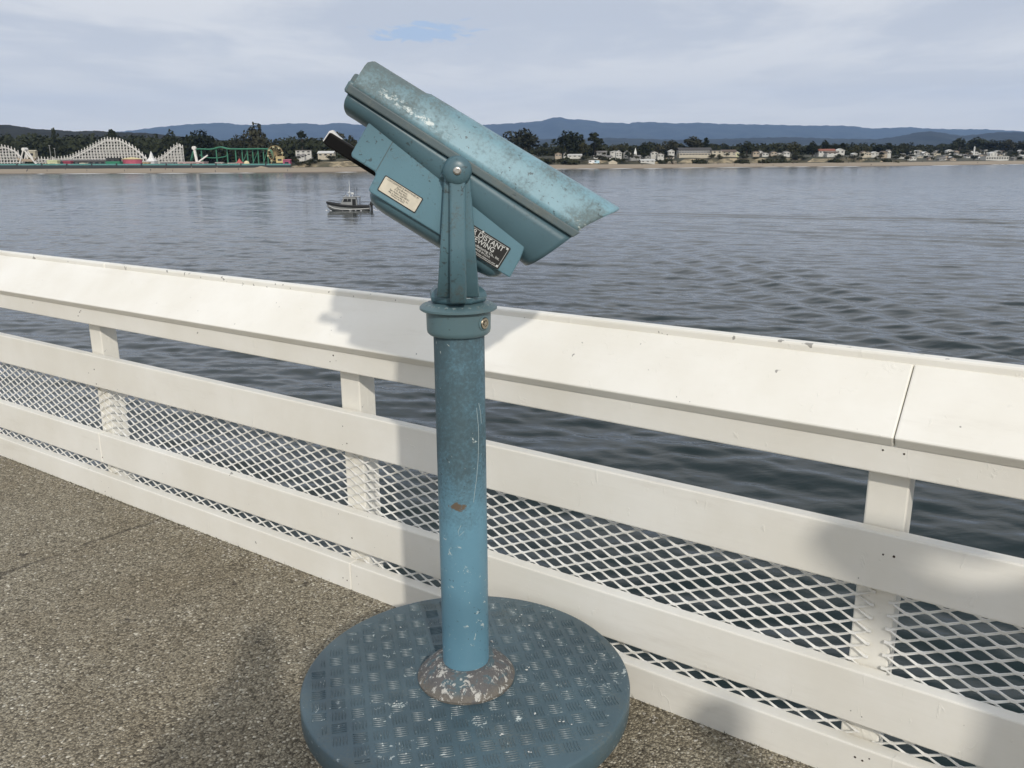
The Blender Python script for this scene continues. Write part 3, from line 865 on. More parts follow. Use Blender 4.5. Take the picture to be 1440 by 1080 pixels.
p = worldpos(t); s_ = t.nodes.new('ShaderNodeSeparateXYZ'); lk(t, p, s_.inputs[0])
sc_ = mixc(t, noise(t, mapping(t, p, (.02, .09, 1)), 1, 5, .6), (.225, .180, .130), (.36, .30, .22))
lk(t, mixc(t, maprange(t, s_.outputs[2], WATER_Z + .15, WATER_Z + .75, 0, 1), (.15, .12, .09), sc_), b.inputs['Base Color'])
o = mb.build('beach', SAND, None, fix=False); o.location.z = .02
tag(o, 'pale tan sand beach along the far waterline', kind='structure')
# breaking foam at the waterline
FOAM, _, _ = mat('foam', (.75, .76, .76), .7)
mb = MB(); rg = random.Random(8); fx = -700.0
while fx < 1300:
    L = rg.uniform(6, 40); pxm = 720 + fx * 1238.5 / shore(fx)
    if rg.random() < (.85 if pxm > 700 else .55):
        n_ = max(2, int(L / 5)); y0 = rg.uniform(-1, .8); vs = []
        for i in range(n_ + 1):
            x = fx + L * i / n_; e_ = math.sin(math.pi * i / n_); wd = (.4 + 1.3 * e_) * rg.uniform(.6, 1.2); yy = shore(x) - 1.2 + y0
            vs += [(x, yy - wd / 2, WATER_Z + .02), (x, yy, WATER_Z + .05 + .20 * e_), (x, yy + wd / 2, WATER_Z + .02)]
        mb.add(vs, [f for i in range(n_) for f in ((i * 3, i * 3 + 3, i * 3 + 4, i * 3 + 1), (i * 3 + 1, i * 3 + 4, i * 3 + 5, i * 3 + 2))])
    fx += L * rg.uniform(.8, 1.5)
tag(mb.build('shore_foam', FOAM, None, fix=False), 'thin white foam of small waves along the far beach', kind='stuff')


def ridge(name, Y, pts, depth, m, label, base=-20, seed=1, rough=1.0, step=8):
    """a range of hills whose crest runs through the given bearings"""
    rg = random.Random(seed); pxs = [a for a, _ in pts]; pys = [b for _, b in pts]
    px = list(np.arange(pxs[0], pxs[-1] + 1, step)); mb = MB(); vs = []
    ph = [rg.uniform(0, 6.28) for _ in range(40)]
    rows = 14
    for r in range(rows + 5):
        f = r / rows
        for q in px:
            zc_ = alt(q, float(np.interp(q, pxs, pys)), Y)
            x = bear(q, Y); wv = sum(math.sin(q * fr * .06 + r * fr * .55 + ph[k]) / fr for k, fr in enumerate((1.3, 2.1, 3.7, 6.1)))
            small = sum(math.sin(q * fr + ph[10 + k]) / (k + 2) for k, fr in enumerate((.31, .53, .97, 1.7)))
            if f <= 1:
                hgt = base + (zc_ - base) * (f ** 1.15) + wv * (zc_ - base) * .17 * math.sin(math.pi * f) * (1 - f)
                if r == rows: hgt = zc_ + small * rough * Y / 1281 * .35
                y = Y - depth * (1 - f)
            else:
                g = (r - rows) / 5; hgt = zc_ - (zc_ - base) * g * .8; y = Y + depth * g * .7
            vs.append((x * y / Y, y, hgt))
    W = len(px)
    mb.add(vs, [(j * W + i, j * W + i + 1, (j + 1) * W + i + 1, (j + 1) * W + i) for j in range(rows + 4) for i in range(W - 1)])
    o = mb.build(name, m, None, smooth=True, fix=False)
    return tag(o, label, kind='structure')


def forest_mat(name, base, sc_):
    m, t, b = mat(name, base, 1.0); b.inputs['Specular IOR Level'].default_value = .1
    p = worldpos(t)
    lk(t, mixc(t, maprange(t, noise(t, p, sc_, 6, .65), .35, .68), tuple(c * .6 for c in base), tuple(c * 1.6 for c in base)), b.inputs['Base Color'])
    return m


HILLF = forest_mat('far_forest', (.026, .030, .026), .0022); HILLN = forest_mat('near_forest', (.020, .021, .017), .02)
ridge('far_mountains', 19000, [(-500, 192), (0, 192), (150, 187), (190, 184), (230, 179), (275, 175), (320, 173), (345, 176), (375, 176), (410, 174), (440, 174), (455, 176), (480, 173), (510, 176), (560, 179), (600, 180), (680, 176), (720, 174), (760, 171), (780, 166), (788, 165), (798, 168), (825, 169), (850, 173), (870, 173), (885, 174.5), (890, 172.5), (915, 172), (950, 174), (985, 173), (1010, 174.5), (1040, 175), (1090, 176), (1130, 177), (1180, 177), (1200, 178), (1222, 181), (1255, 180), (1275, 179), (1300, 181), (1340, 182), (1380, 182), (1440, 185), (1700, 190), (2000, 196)], 5000, HILLF, 'long blue mountain range on the far horizon', 0, 3, 1.6, 2.5)
ridge('middle_hills', 9500, [(-200, 205), (100, 206), (400, 203), (640, 198), (760, 196), (860, 194), (960, 197), (1060, 194), (1110, 193), (1170, 195), (1230, 196), (1262, 192), (1290, 186), (1310, 185), (1330, 188), (1350, 191), (1375, 189), (1400, 186), (1440, 186), (1700, 188), (2000, 196)], 2500, HILLF, 'dark wooded foothills in front of the blue range', 0, 5, 1.6, 2.5)
ridge('near_hills', 2600, [(-500, 176), (-60, 178), (0, 177), (16, 175.5), (35, 178), (60, 182), (90, 183), (110, 185), (140, 184), (170, 186), (210, 187), (240, 190), (300, 196), (400, 204), (520, 212), (650, 216)], 1300, HILLN, 'dark wooded hill behind the amusement park', -5, 9, 1.3, 1.5)

# ------------------------------------------------------------------ trees
def leaf_mat(name, a, b_):
    m, t, b = mat(name, a, .8); b.inputs['Specular IOR Level'].default_value = .15
    oi = t.nodes.new('ShaderNodeObjectInfo')
    v = math_n(t, 'ADD', math_n(t, 'MULTIPLY', noise(t, worldpos(t), .22, 4, .6), .7), math_n(t, 'MULTIPLY', oi.outputs['Random'], .3))
    lk(t, mixc(t, maprange(t, v, .3, .72), a, b_), b.inputs['Base Color'])
    return m


LEAF = [leaf_mat('cypress_leaves', (.013, .018, .010), (.036, .042, .022)), leaf_mat('eucalyptus_leaves', (.022, .026, .017), (.060, .058, .036)), leaf_mat('oak_leaves', (.020, .024, .012), (.055, .055, .026))]
BARK = varied('bark', (.06, .05, .04), .9, .3, 2)


def clumps(rg, centres, n, size):
    """leaf clump faces through the volume of several lobes; unit tree 1 high"""
    mb = MB()
    for i in range(n):
        cx, cy, cz, rx, rz = rg.choice(centres)
        while True:
            d = Vector((rg.uniform(-1, 1), rg.uniform(-1, 1), rg.uniform(-1, 1)))
            if .15 < d.length < 1: break
        d *= (rg.uniform(.72, 1.08) / d.length) if rg.random() < .7 else 1
        p = Vector((cx + d.x * rx, cy + d.y * rx, cz + d.z * rz))
        nn = (d + Vector((rg.gauss(0, .6), rg.gauss(0, .6), rg.gauss(.3, .6)))).normalized()
        u = nn.orthogonal().normalized(); v = nn.cross(u); s = size * rg.uniform(.5, 1.35); a = rg.uniform(0, 6.28)
        k = rg.choice((4, 5, 5)); vs = []
        for q in range(k):
            b_ = a + q / k * 6.283; r = s * rg.uniform(.55, 1.15); vs.append(p + u * math.cos(b_) * r + v * math.sin(b_) * r * .8 + nn * rg.uniform(-.2, .2) * s)
        mb.add(vs, [tuple(range(k))])
    return mb


def tree_variant(kind, seed):
    rg = random.Random(seed); lobes = []; tb = MB()
    if kind == 'round':
        tb.tube([(0, 0, -.06), (.01, 0, .18), (0, .01, .5), (.01, 0, .75)], [.035, .028, .018, .008], 7)
        for k in range(9):
            a = rg.uniform(0, 6.28); r = rg.uniform(.1, .30); z = rg.uniform(.34, .72)
            lobes.append((r * math.cos(a), r * math.sin(a), z, rg.uniform(.15, .24), rg.uniform(.12, .2)))
        lobes += [(0, 0, .82, .18, .17), (0, 0, .55, .28, .25)]
    elif kind == 'tall':
        tb.tube([(0, 0, -.06), (.01, 0, .3), (-.01, .01, .6), (.01, 0, .85)], [.025, .02, .014, .006], 7)
        for k in range(11):
            a = rg.uniform(0, 6.28); z = rg.uniform(.25, .92); r = (.16 if z < .75 else .08) * rg.uniform(.4, 1.2)
            lobes.append((r * math.cos(a), r * math.sin(a), z, rg.uniform(.08, .15), rg.uniform(.07, .13)))
        lobes.append((0, 0, .93, .08, .08))
    elif kind == 'flat':      # bare trunk with a small flat top
        tb.tube([(0, 0, -.06), (.015, 0, .35), (-.01, .01, .66), (.0, 0, .9)], [.030, .024, .017, .008], 7)
        for k in range(6):
            a = k / 6 * 6.28; lobes.append((.14 * math.cos(a), .14 * math.sin(a), rg.uniform(.80, .90), .11, .06))
        lobes += [(0, 0, .93, .13, .07), (.05, 0, .55, .10, .06), (-.07, .02, .42, .09, .06)]
    elif kind == 'low':
        tb.tube([(0, 0, -.06), (.02, 0, .2), (0, .02, .5)], [.04, .03, .01], 7)
        for k in range(10):
            a = rg.uniform(0, 6.28); r = rg.uniform(.2, .55); lobes.append((r * math.cos(a), r * math.sin(a), rg.uniform(.25, .72), rg.uniform(.2, .3), rg.uniform(.14, .26)))
        lobes += [(0, 0, .75, .25, .22), (.0, 0, .4, .5, .3)]
    for lb in lobes[::2]:
        tb.tube([(0, 0, max(.15, lb[2] - .28)), (lb[0] * .6, lb[1] * .6, lb[2] - .1), (lb[0], lb[1], lb[2])], [.012, .008, .003], 5)
    n = {'round': 900, 'tall': 700, 'flat': 420, 'low': 900}[kind]
    return tb.mesh('trunk', True), clumps(rg, lobes, n, .052 if kind != 'flat' else .045).mesh('crown', fix=False)


VAR = {}
for k in ('round', 'tall', 'flat', 'low'):
    VAR[k] = [tree_variant(k, 31 * i + len(k)) for i in range(3)]
VMESH = {}


def tree(px, top, base, wpx, Y, kind, li, label, group=None, seed=0):
    rg = random.Random(seed * 17 + int(px * 3))
    P0 = at(px, base, Y); h = (base - top) * Y / 1281; wd = wpx * Y / 1238.5
    unit = {'round': .94, 'tall': .52, 'flat': .52, 'low': 1.5}[kind]
    k = rg.randrange(3); key = (kind, k, li)
    if key not in VMESH:
        tm, cm = VAR[kind][k]; tm = tm.copy(); cm = cm.copy(); tm.materials.clear(); cm.materials.clear(); tm.materials.append(BARK); cm.materials.append(LEAF[li]); VMESH[key] = (tm, cm)
    tm, cm = VMESH[key]
    e = empty('shore_tree', P0, rg.uniform(0, 6.28)); sx = wd / unit; e.scale = (sx, sx, h)
    link('trunk', tm, e); link('crown', cm, e)
    return tag(e, label, 'tree', group)


G_SH = 'trees along the far shore'
def sY(px, d=70):
    Y = 700.0
    for _ in range(8): Y = shore(bear(px, Y)) + d
    return Y


T_ = [
    # px, top, base, width, d, kind, leaf, label
    (365, 173.5, 231, 42, 110, 'round', 1, 'tallest broad tree rising behind the green steel coaster'),
    (287, 181, 232, 44, 130, 'round', 0, 'broad dark tree behind the lattice hump with a vertical end'),
    (246, 183, 232, 26, 150, 'round', 0, 'dark rounded tree just behind the lattice hump of the smaller wooden coaster'),
    (338, 188, 232, 24, 120, 'round', 1, 'small dark tree leaning against the tallest tree behind the steel coaster'),
    (163, 183, 232, 20, 160, 'tall', 0, 'flat-topped dark tree directly behind the big wooden coaster peak'),
    (428, 184, 226, 15, 90, 'flat', 0, 'lone umbrella-shaped tree on a bare trunk above white shore houses'),
    (83, 181, 232, 9, 190, 'tall', 0, 'thin spire-like tree on the dark hill above the amusement park'),
    (478, 186, 220, 22, 100, 'flat', 1, 'spreading tree showing just above the black viewer handle'),
    (497, 190, 224, 20, 110, 'round', 1, 'round tree between the black handle and the blue coin box'),
    (739, 180, 220, 54, 85, 'round', 1, 'large domed tree just clear of the viewer hood'),
    (800, 183, 221, 46, 80, 'round', 0, 'large dark tree with a pointed crown on the tan bluff'),
    (838, 187, 220, 23, 95, 'tall', 0, 'round-headed tree standing on a bare stem beside the pointed one'),
    (820, 196, 222, 24, 90, 'round', 2, 'lower bushy tree filling the gap between the pointed and round-headed trees'),
    (870, 201, 220, 30, 130, 'low', 2, 'low spreading tree behind the white gabled houses'),
    (908, 200, 222, 25, 70, 'round', 0, 'dense dark ball-shaped tree beside a white spire'),
    (928, 203, 220, 20, 100, 'round', 1, 'small olive tree beside the dense ball-shaped one'),
    (946, 196, 218, 25, 120, 'round', 1, 'olive tree at the left end of the long flat roofed building'),
    (976, 191, 215, 36, 140, 'round', 1, 'highest tree rising behind the long flat roofed building'),
    (994, 194, 214, 10, 140, 'tall', 0, 'slim dark tree at the end of the long flat roofed building'),
    (1052, 198, 219, 27, 75, 'round', 0, 'dark cone-crowned tree next to the cream bluff-top house'),
    (1022, 205, 214, 14, 120, 'round', 0, 'small dark tree showing over the cream house roof'),
    (1117, 199, 219, 26, 80, 'round', 2, 'broad tree above the striped tan bluff'),
    (1144, 200, 220, 24, 75, 'round', 0, 'dark tree touching the red roofed house'),
    (1160, 197, 214, 18, 120, 'round', 0, 'dark tree behind the red tiled roof'),
    (1174, 201, 213, 22, 130, 'low', 2, 'low tree hedge behind the red tiled roof'),
    (1186, 201, 214, 10, 110, 'tall', 0, 'slim tree at the end of the white part of the red roofed house'),
    (1205, 203, 219, 18, 90, 'round', 2, 'grey-green tree beyond the red roofed house'),
    (1220, 205, 220, 14, 110, 'round', 2, 'small pale tree among cottages past the red roofed house'),
    (1238, 202, 219, 22, 120, 'round', 0, 'dark bushy tree above the small cottages'),
    (1251, 201, 219, 12, 100, 'tall', 0, 'slim dark tree above the small cottages'),
    (1350, 194, 212, 34, 330, 'round', 0, 'large dark grove tree on the slope above the white houses'),
    (1372, 193, 212, 36, 330, 'round', 0, 'highest dark grove tree above the white houses'),
    (1394, 196, 213, 28, 330, 'round', 1, 'brown-green grove tree above the white houses'),
    (1415, 196, 214, 30, 330, 'round', 1, 'brown-green tree closing the grove above the long white building'),
    (1440, 197, 215, 30, 330, 'round', 1, 'brown-green tree at the far end of the shore grove'),
    (1085, 210, 219, 14, 90, 'low', 2, 'low scrubby tree between the bluff-top cottages'),
]
for i, (px, tp, bs, wp, d, k, li, lab) in enumerate(T_):
    tree(px, tp, bs, wp, sY(px, d), k, li, lab, None, i)
# bushes on the bluffs, countable and alike
for i in range(34):
    rg = random.Random(900 + i); px = rg.uniform(800, 1270)
    yb = 221 + rg.uniform(0, 7) * (.5 if i % 3 else 1)
    tree(px, yb - rg.uniform(3, 6), yb, rg.uniform(8, 18), sY(px, 52 - (yb - 221) * 1.2), 'low', 2, 'low dark shrub on the tan bluff above the far beach', 'shrubs on the far bluff', i)
for i in range(16):
    rg = random.Random(1900 + i); px = rg.uniform(414, 520)
    yb = rg.uniform(222, 234)
    tree(px, yb - rg.uniform(4, 7), yb, rg.uniform(9, 17), sY(px, 60 - (yb - 222) * 1.4), 'low', 2, 'low dark shrub on the green bank below the white shore houses', 'shrubs on the green bank', i)
# woods that read as one mass
def wood(name, spec, label, mi, seed):
    rg = random.Random(seed); mb = MB()
    for (px0, px1, top0, top1, base, d0, d1, n) in spec:
        for i in range(n):
            f = rg.random(); px = px0 + (px1 - px0) * f; d = rg.uniform(d0, d1); Y = sY(px, d)
            tp = top0 + (top1 - top0) * f + rg.uniform(-1, 1) * 3.5 + (d1 - d) / max(1, d1 - d0) * 7
            P0 = at(px, base, Y); h = max(3, (base - tp) * Y / 1281); r = rg.uniform(5, 9)
            lobes = [(P0.x + rg.uniform(-.6, .6) * r, P0.y + rg.uniform(-.5, .5) * r, P0.z + h * z, r * (1.1 - .5 * z), h * .20) for z in (.15, .4, .6, .8)]
            c = clumps(rg, lobes, 85, 2.0); mb.add(c.v, c.f)
    return tag(mb.build(name, LEAF[mi], None, fix=False), label, 'woods', None, 'stuff')


wood('wooded_slope', [(-60, 180, 189, 190, 232, 130, 420, 260), (180, 300, 190, 190, 232, 150, 400, 120), (300, 420, 196, 195, 232, 150, 330, 120), (405, 560, 193, 197, 226, 90, 330, 130), (560, 720, 197, 200, 226, 90, 260, 80)], 'dark mass of woodland rising behind the amusement park', 0, 41)
wood('distant_woods', [(690, 1000, 204, 201, 218, 110, 420, 190), (1000, 1280, 203, 202, 217, 120, 420, 170), (1270, 1520, 204, 198, 216, 330, 520, 150)], 'low belt of dark woods behind the shore houses', 2, 43)
wood('beach_scrub', [(700, 1280, 224, 223, 230, 40, 58, 30)], 'dark scrub at the foot of the tan bluffs', 2, 44)

# ------------------------------------------------------------------ houses
def flat(name, c, r=.7): return varied(name, c, r, .12, .8)
HC = {'white': flat('house_white', (.56, .55, .51)), 'cream': flat('house_cream', (.50, .45, .35)), 'grey': flat('house_grey', (.30, .30, .29)), 'tan': flat('house_tan', (.40, .33, .25)), 'pale yellow': flat('house_yellow', (.66, .66, .42))}
RC = {'dark': flat('roof_dark', (.055, .052, .05)), 'grey': flat('roof_grey', (.20, .19, .18)), 'brown': flat('roof_brown', (.12, .09, .07)), 'red': flat('roof_red', (.27, .095, .06)), 'white': flat('roof_white', (.6, .6, .58))}
PANE, _, _ = mat('window_glass', (.02, .024, .03), .1)
TRIM = flat('trim_white', (.7, .7, .67))


def house(px, base, wpx, hpx, wall, roof, label, d=70, group=None, style='gable', storeys=1, name='shore_house', nwin=None):
    Y = sY(px, d); P0 = at(px, base, Y); W_ = wpx * Y / 1238.5; H_ = hpx * .88 * Y / 1281; D_ = max(6, min(12, W_ * .7))
    e = empty(name, P0); tag(e, label, 'house', group)
    wh = H_ * (.62 if style != 'flat' else .9)
    MB().box(-W_ / 2, W_ / 2, 0, D_, -3.5, wh).build('wall', HC[wall], e)
    if style == 'gable':      # gable end facing the sea
        MB().prism([(-W_ / 2 - .4, wh - .1), (0, H_), (W_ / 2 + .4, wh - .1), (W_ / 2 + .4, wh + .25), (0, H_ + .35), (-W_ / 2 - .4, wh + .25)], -.5, D_ + .4).build('roof', RC[roof], e)
        MB().prism([(-W_ / 2, wh), (W_ / 2, wh), (0, H_)], .01, .3).build('gable', HC[wall], e)
    elif style == 'side':     # ridge parallel to the shore
        mb = MB(); mb.prismx([(-.5, wh - .1), (D_ / 2, H_), (D_ + .5, wh - .1), (D_ + .5, wh + .25), (D_ / 2, H_ + .35), (-.5, wh + .25)], -W_ / 2 - .4, W_ / 2 + .4); mb.build('roof', RC[roof], e)
    else:
        MB().box(-W_ / 2 - .3, W_ / 2 + .3, -.4, D_ + .3, wh, H_).build('roof', RC[roof], e)
    n = nwin or max(2, int(W_ / 3.4))
    for st in range(storeys):
        z0 = wh * (st + .32) / storeys; z1 = wh * (st + .78) / storeys
        for k in range(n):
            xc = -W_ / 2 + W_ * (k + .5) / n; hw = min(.9, W_ / n * .3)
            wn = MB().box(xc - hw, xc + hw, -.06, .02, z0, z1).build('window', PANE, e)
            fr = MB().box(xc - hw - .12, xc + hw + .12, -.09, .0, z0 - .16, z0).build('sill', TRIM, wn)
    return e


house(429, 219, 22, 9, 'white', 'grey', 'long white two-storey building under the umbrella-shaped tree', 85, style='flat', storeys=2)
house(425, 222, 10, 5, 'white', 'grey', 'small white house below the long two-storey building', 70, style='side')
house(460, 220, 22, 8, 'cream', 'white', 'cream house with white roof just below the viewer handle', 80, style='side', storeys=1)
house(797, 221, 5, 7, 'white', 'grey', 'narrow white cottage under the pointed dark tree', 66, style='gable')
house(787, 220, 9, 6, 'tan', 'brown', 'tan cottage at the foot of the large pointed tree', 66)
house(810, 221, 20, 4.5, 'white', 'white', 'low white house beneath the dark trees on the bluff', 62, style='side')
house(850, 223, 26, 4.5, 'white', 'grey', 'long low white house on the bluff edge', 62, style='side')
house(872, 220, 8, 9, 'white', 'white', 'tall white gabled house with steep roof', 66, style='gable', storeys=2)
house(884, 222, 10, 11, 'white', 'grey', 'tallest white gabled house of the pair by the white spire', 64, style='gable', storeys=2)
house(848, 217, 14, 5, 'grey', 'grey', 'grey house behind the long low white one', 90, style='side')
house(866, 216, 12, 4, 'white', 'white', 'white house glimpsed behind the steep gables', 95)
house(895, 223, 16, 5, 'grey', 'grey', 'grey house below the dense ball-shaped tree', 60, style='side')
house(913, 228, 20, 4, 'white', 'white', 'low white building at the top of the beach', 46, style='side')
house(922, 218, 10, 6, 'white', 'dark', 'white cottage with dark roof stepped up the slope', 72)
house(931, 221, 9, 6, 'white', 'grey', 'white cottage lower down the stepped slope', 66)
house(944, 224, 10, 6, 'tan', 'grey', 'tan cottage by the rocky point', 60)
house(946, 217, 8, 7, 'white', 'white', 'white house before the long flat roofed building', 75)
house(910, 223, 12, 6, 'grey', 'dark', 'dark grey house under the ball-shaped tree', 64)
house(979, 219, 44, 4.5, 'cream', 'cream' if False else 'white', 'long cream terrace along the bluff top', 62, style='flat', nwin=10)
house(979, 215.5, 46, 8.5, 'grey', 'dark', 'long dark flat roofed building above the cream terrace', 76, style='side', storeys=2, nwin=12)
house(1010, 219.5, 14, 9, 'cream', 'grey', 'cream two-storey house joined to the terrace', 60, style='flat', storeys=2)
house(1027, 218, 20, 8, 'cream', 'brown', 'cream house with brown roof beside the cone-crowned tree', 62, style='side', storeys=2)
house(1037, 219, 8, 7, 'pale yellow', 'white', 'pale yellow gabled wing next to the cone-crowned tree', 60)
house(1071, 217, 7, 6, 'white', 'dark', 'white cottage beyond the cone-crowned tree', 75)
for i, px in enumerate((1065, 1078, 1090, 1098, 1108)):
    house(px, 218 + (i % 2), 9, 6 - (i % 2), ('tan', 'white', 'tan', 'white', 'white')[i], ('brown', 'grey', 'dark', 'dark', 'grey')[i], ('tan cottage on the bluff before the broad tree', 'white cottage on the bluff before the broad tree')[0 if i in (0, 2) else 1], 68, ('tan bluff cottages', 'white bluff cottages')[0 if i in (0, 2) else 1])
house(1165, 216, 24, 7, 'white', 'red', 'white house under a long red tiled roof', 66, style='side', nwin=5)
house(1183, 216, 12, 7.5, 'white', 'white', 'white wing joined to the red roofed house', 64)
house(1172, 217, 14, 4, 'white', 'brown', 'low white annexe in front of the red tiled roof', 60, style='side')
for i, (px, b_, w_, h_, wl) in enumerate(((1204, 219, 6, 4, 'white'), (1217, 218, 7, 6, 'cream'), (1223, 219, 8, 6, 'cream'), (1232, 218, 10, 5, 'white'), (1245, 217, 8, 5, 'tan'), (1252, 217, 5, 7, 'white'))):
    house(px, b_, w_, h_, wl, ('white', 'brown', 'grey')[i % 3], '%s cottage under the dark bushy trees past the red roofed house' % wl, 66, '%s cottages under the bushy trees' % wl)
rg = random.Random(77)
for i in range(56):
    px = 1268 + (i * 37 % 56) / 56 * 180 + rg.uniform(-2, 2); f = rg.random(); b_ = 225.5 - f * 11; d = 50 + f * 270
    wl = rg.choice(('white', 'white', 'white', 'grey', 'tan', 'cream')); rf = rg.choice(('grey', 'grey', 'dark', 'brown', 'white'))
    house(px, b_, rg.uniform(4, 9), rg.uniform(2.8, 5.6), wl, rf, '%s house with %s roof among the hillside houses above the beach' % (wl, rf), d, '%s hillside houses with %s roofs' % (wl, rf), rg.choice(('gable', 'gable', 'side')))
house(1405, 225, 32, 6, 'white', 'white', 'long bright white building on the beach front', 48, style='flat', nwin=9)
house(1399, 219, 10, 6, 'white', 'white', 'white gabled block behind the long bright white building', 62, storeys=2)
for i in range(46):
    rg = random.Random(2900 + i); f = rg.random(); px = rg.uniform(1266, 1450); b_ = 225.5 - f * 11
    tree(px, b_ - rg.uniform(3.5, 7), b_ + .5, rg.uniform(6, 14), sY(px, 46 + f * 270), rg.choice(('low', 'round')), rg.choice((0, 2)), 'dark garden tree among the hillside houses above the beach', 'garden trees among the hillside houses', i)
for i in range(26):
    rg = random.Random(3900 + i); px = rg.uniform(780, 1262); b_ = rg.uniform(217, 222)
    tree(px, b_ - rg.uniform(3, 6), b_ + .5, rg.uniform(6, 12), sY(px, rg.uniform(55, 85)), rg.choice(('low', 'round')), rg.choice((0, 2)), 'small dark garden tree between the bluff-top houses', 'garden trees between the bluff-top houses', i)
# white spire and light tower on the shore
Y = sY(895, 70); e = empty('spire', at(895, 221, Y)); tag(e, 'slim white pointed spire beside the dense ball-shaped tree', 'spire')
MB().box(-1.2, 1.2, -1.2, 1.2, -3, 3.2).build('tower', HC['white'], e); MB().lathe([(1.7, 3.2), (.06, 8.2)], 4).build('roof', TRIM, e, M=Matrix.Rotation(R(45), 4, 'Z'))
Y = sY(1371, 150); e = empty('light_tower', at(1371, 216, Y)); tag(e, 'thin white tower standing above the hillside houses', 'tower')
MB().lathe([(1.0, -4), (.8, 6.0)], 10).build('shaft', TRIM, e, smooth=True); MB().lathe([(1.1, 6.0), (1.1, 6.3), (.7, 6.4), (.7, 7.4), (.1, 8.3)], 10).build('lantern', TRIM, e)
# two white vans / kiosk and a tent at the foot of the bluff
for k, (px, c_, lab) in enumerate(((834, (.72, .72, .70), 'white box van parked at the foot of the tan bluff'), (841, (.45, .62, .70), 'pale blue box van parked at the foot of the tan bluff'))):
    Y = sY(px, 36); e = empty('parked_van', at(px, 230.5, Y)); tag(e, lab, 'van'); m = flat('van_%d' % k, c_)
    MB().box(-2.4, 2.4, 0, 2.2, .5, 2.9).build('body', m, e, bevel=.15); MB().box(-1.9, -.4, -.02, .05, 1.7, 2.5).build('window', PANE, e)
    for x in (-1.5, 1.5):
        MB().lathe([(.38, 0), (.38, .25)], 12).build('wheel', BLACK, e, M=Matrix.Translation((x, .0, .38)) @ Matrix.Rotation(math.pi / 2, 4, 'X'))
Y = sY(864, 36); e = empty('beach_tent', at(864, 231, Y)); tag(e, 'cream peaked tent at the top of the far beach', 'tent')
MB().box(-3.6, 3.6, 0, 5, 0, 1.6).build('wall', HC['cream'], e); MB().prism([(-4, 1.6), (4, 1.6), (0, 3.2)], -.2, 5.2).build('roof', HC['cream'], e)
ROCK = varied('rock', (.24, .21, .16), .9, .4, .5)
for k, (px, py, r) in enumerate(((477, 236, 2.0), (473, 236, 1.5), (481, 236.5, 1.3), (416, 236, 1.6), (420, 236.5, 1.2), (950, 229, 2.2), (943, 229.5, 1.8))):
    Y = sY(px, 36); mb = MB(); rr = random.Random(k); bm = bmesh.new(); bmesh.ops.create_icosphere(bm, subdivisions=2, radius=r)
    for v in bm.verts: v.co *= rr.uniform(.75, 1.2); v.co.z *= .85
    me = bpy.data.meshes.new('boulder'); bm.to_mesh(me); bm.free(); o = link('boulder', me, None, ROCK); o.location = at(px, py, Y)
    tag(o, ('pale boulder at the foot of the green bank by the beach' if px < 700 else 'tan boulder at the rocky point by the beach'), 'boulder', ('boulders below the green bank' if px < 700 else 'boulders at the rocky point'))

# ------------------------------------------------------------------ amusement park on the left
CW = flat('coaster_white', (.74, .72, .68)); GREEN = flat('coaster_green', (.05, .20, .125)); TEAL2 = flat('promenade_teal', (.10, .27, .26)); DARKW = flat('sea_wall_dark', (.035, .045, .05))
BY = 640.0


def ppt(px, py, Y=None): return at(px, py, Y or sY(px, 60))


# promenade and sea wall
e = empty('sea_wall', (0, 0, 0)); tag(e, 'dark sea wall with teal railing in front of the amusement park', 'sea wall')
segx = list(range(-80, 411, 35)); segx[-1] = 410
for a, b_ in zip(segx[:-1], segx[1:]):
    A_ = at(a, 236.5, sY(a, 40)); B_ = at(b_, 236.5, sY(b_, 40)); zt = A_.z + 2.1
    MB().bar((A_.x, A_.y, A_.z - .5 + 1.0), (B_.x - .05, B_.y, A_.z - .5 + 1.0), .8, 3.0).build('wall_section', DARKW, e)
    MB().bar((A_.x, A_.y + .2, A_.z + 2.55), (B_.x - .05, B_.y + .2, A_.z + 2.55), .3, 1.0).build('railing', TEAL2, e)
    MB().box(A_.x - .5, A_.x + .5, A_.y - .3, A_.y + .3, A_.z + 1.5, A_.z + 3.4).build('pier_block', DARKW, e)


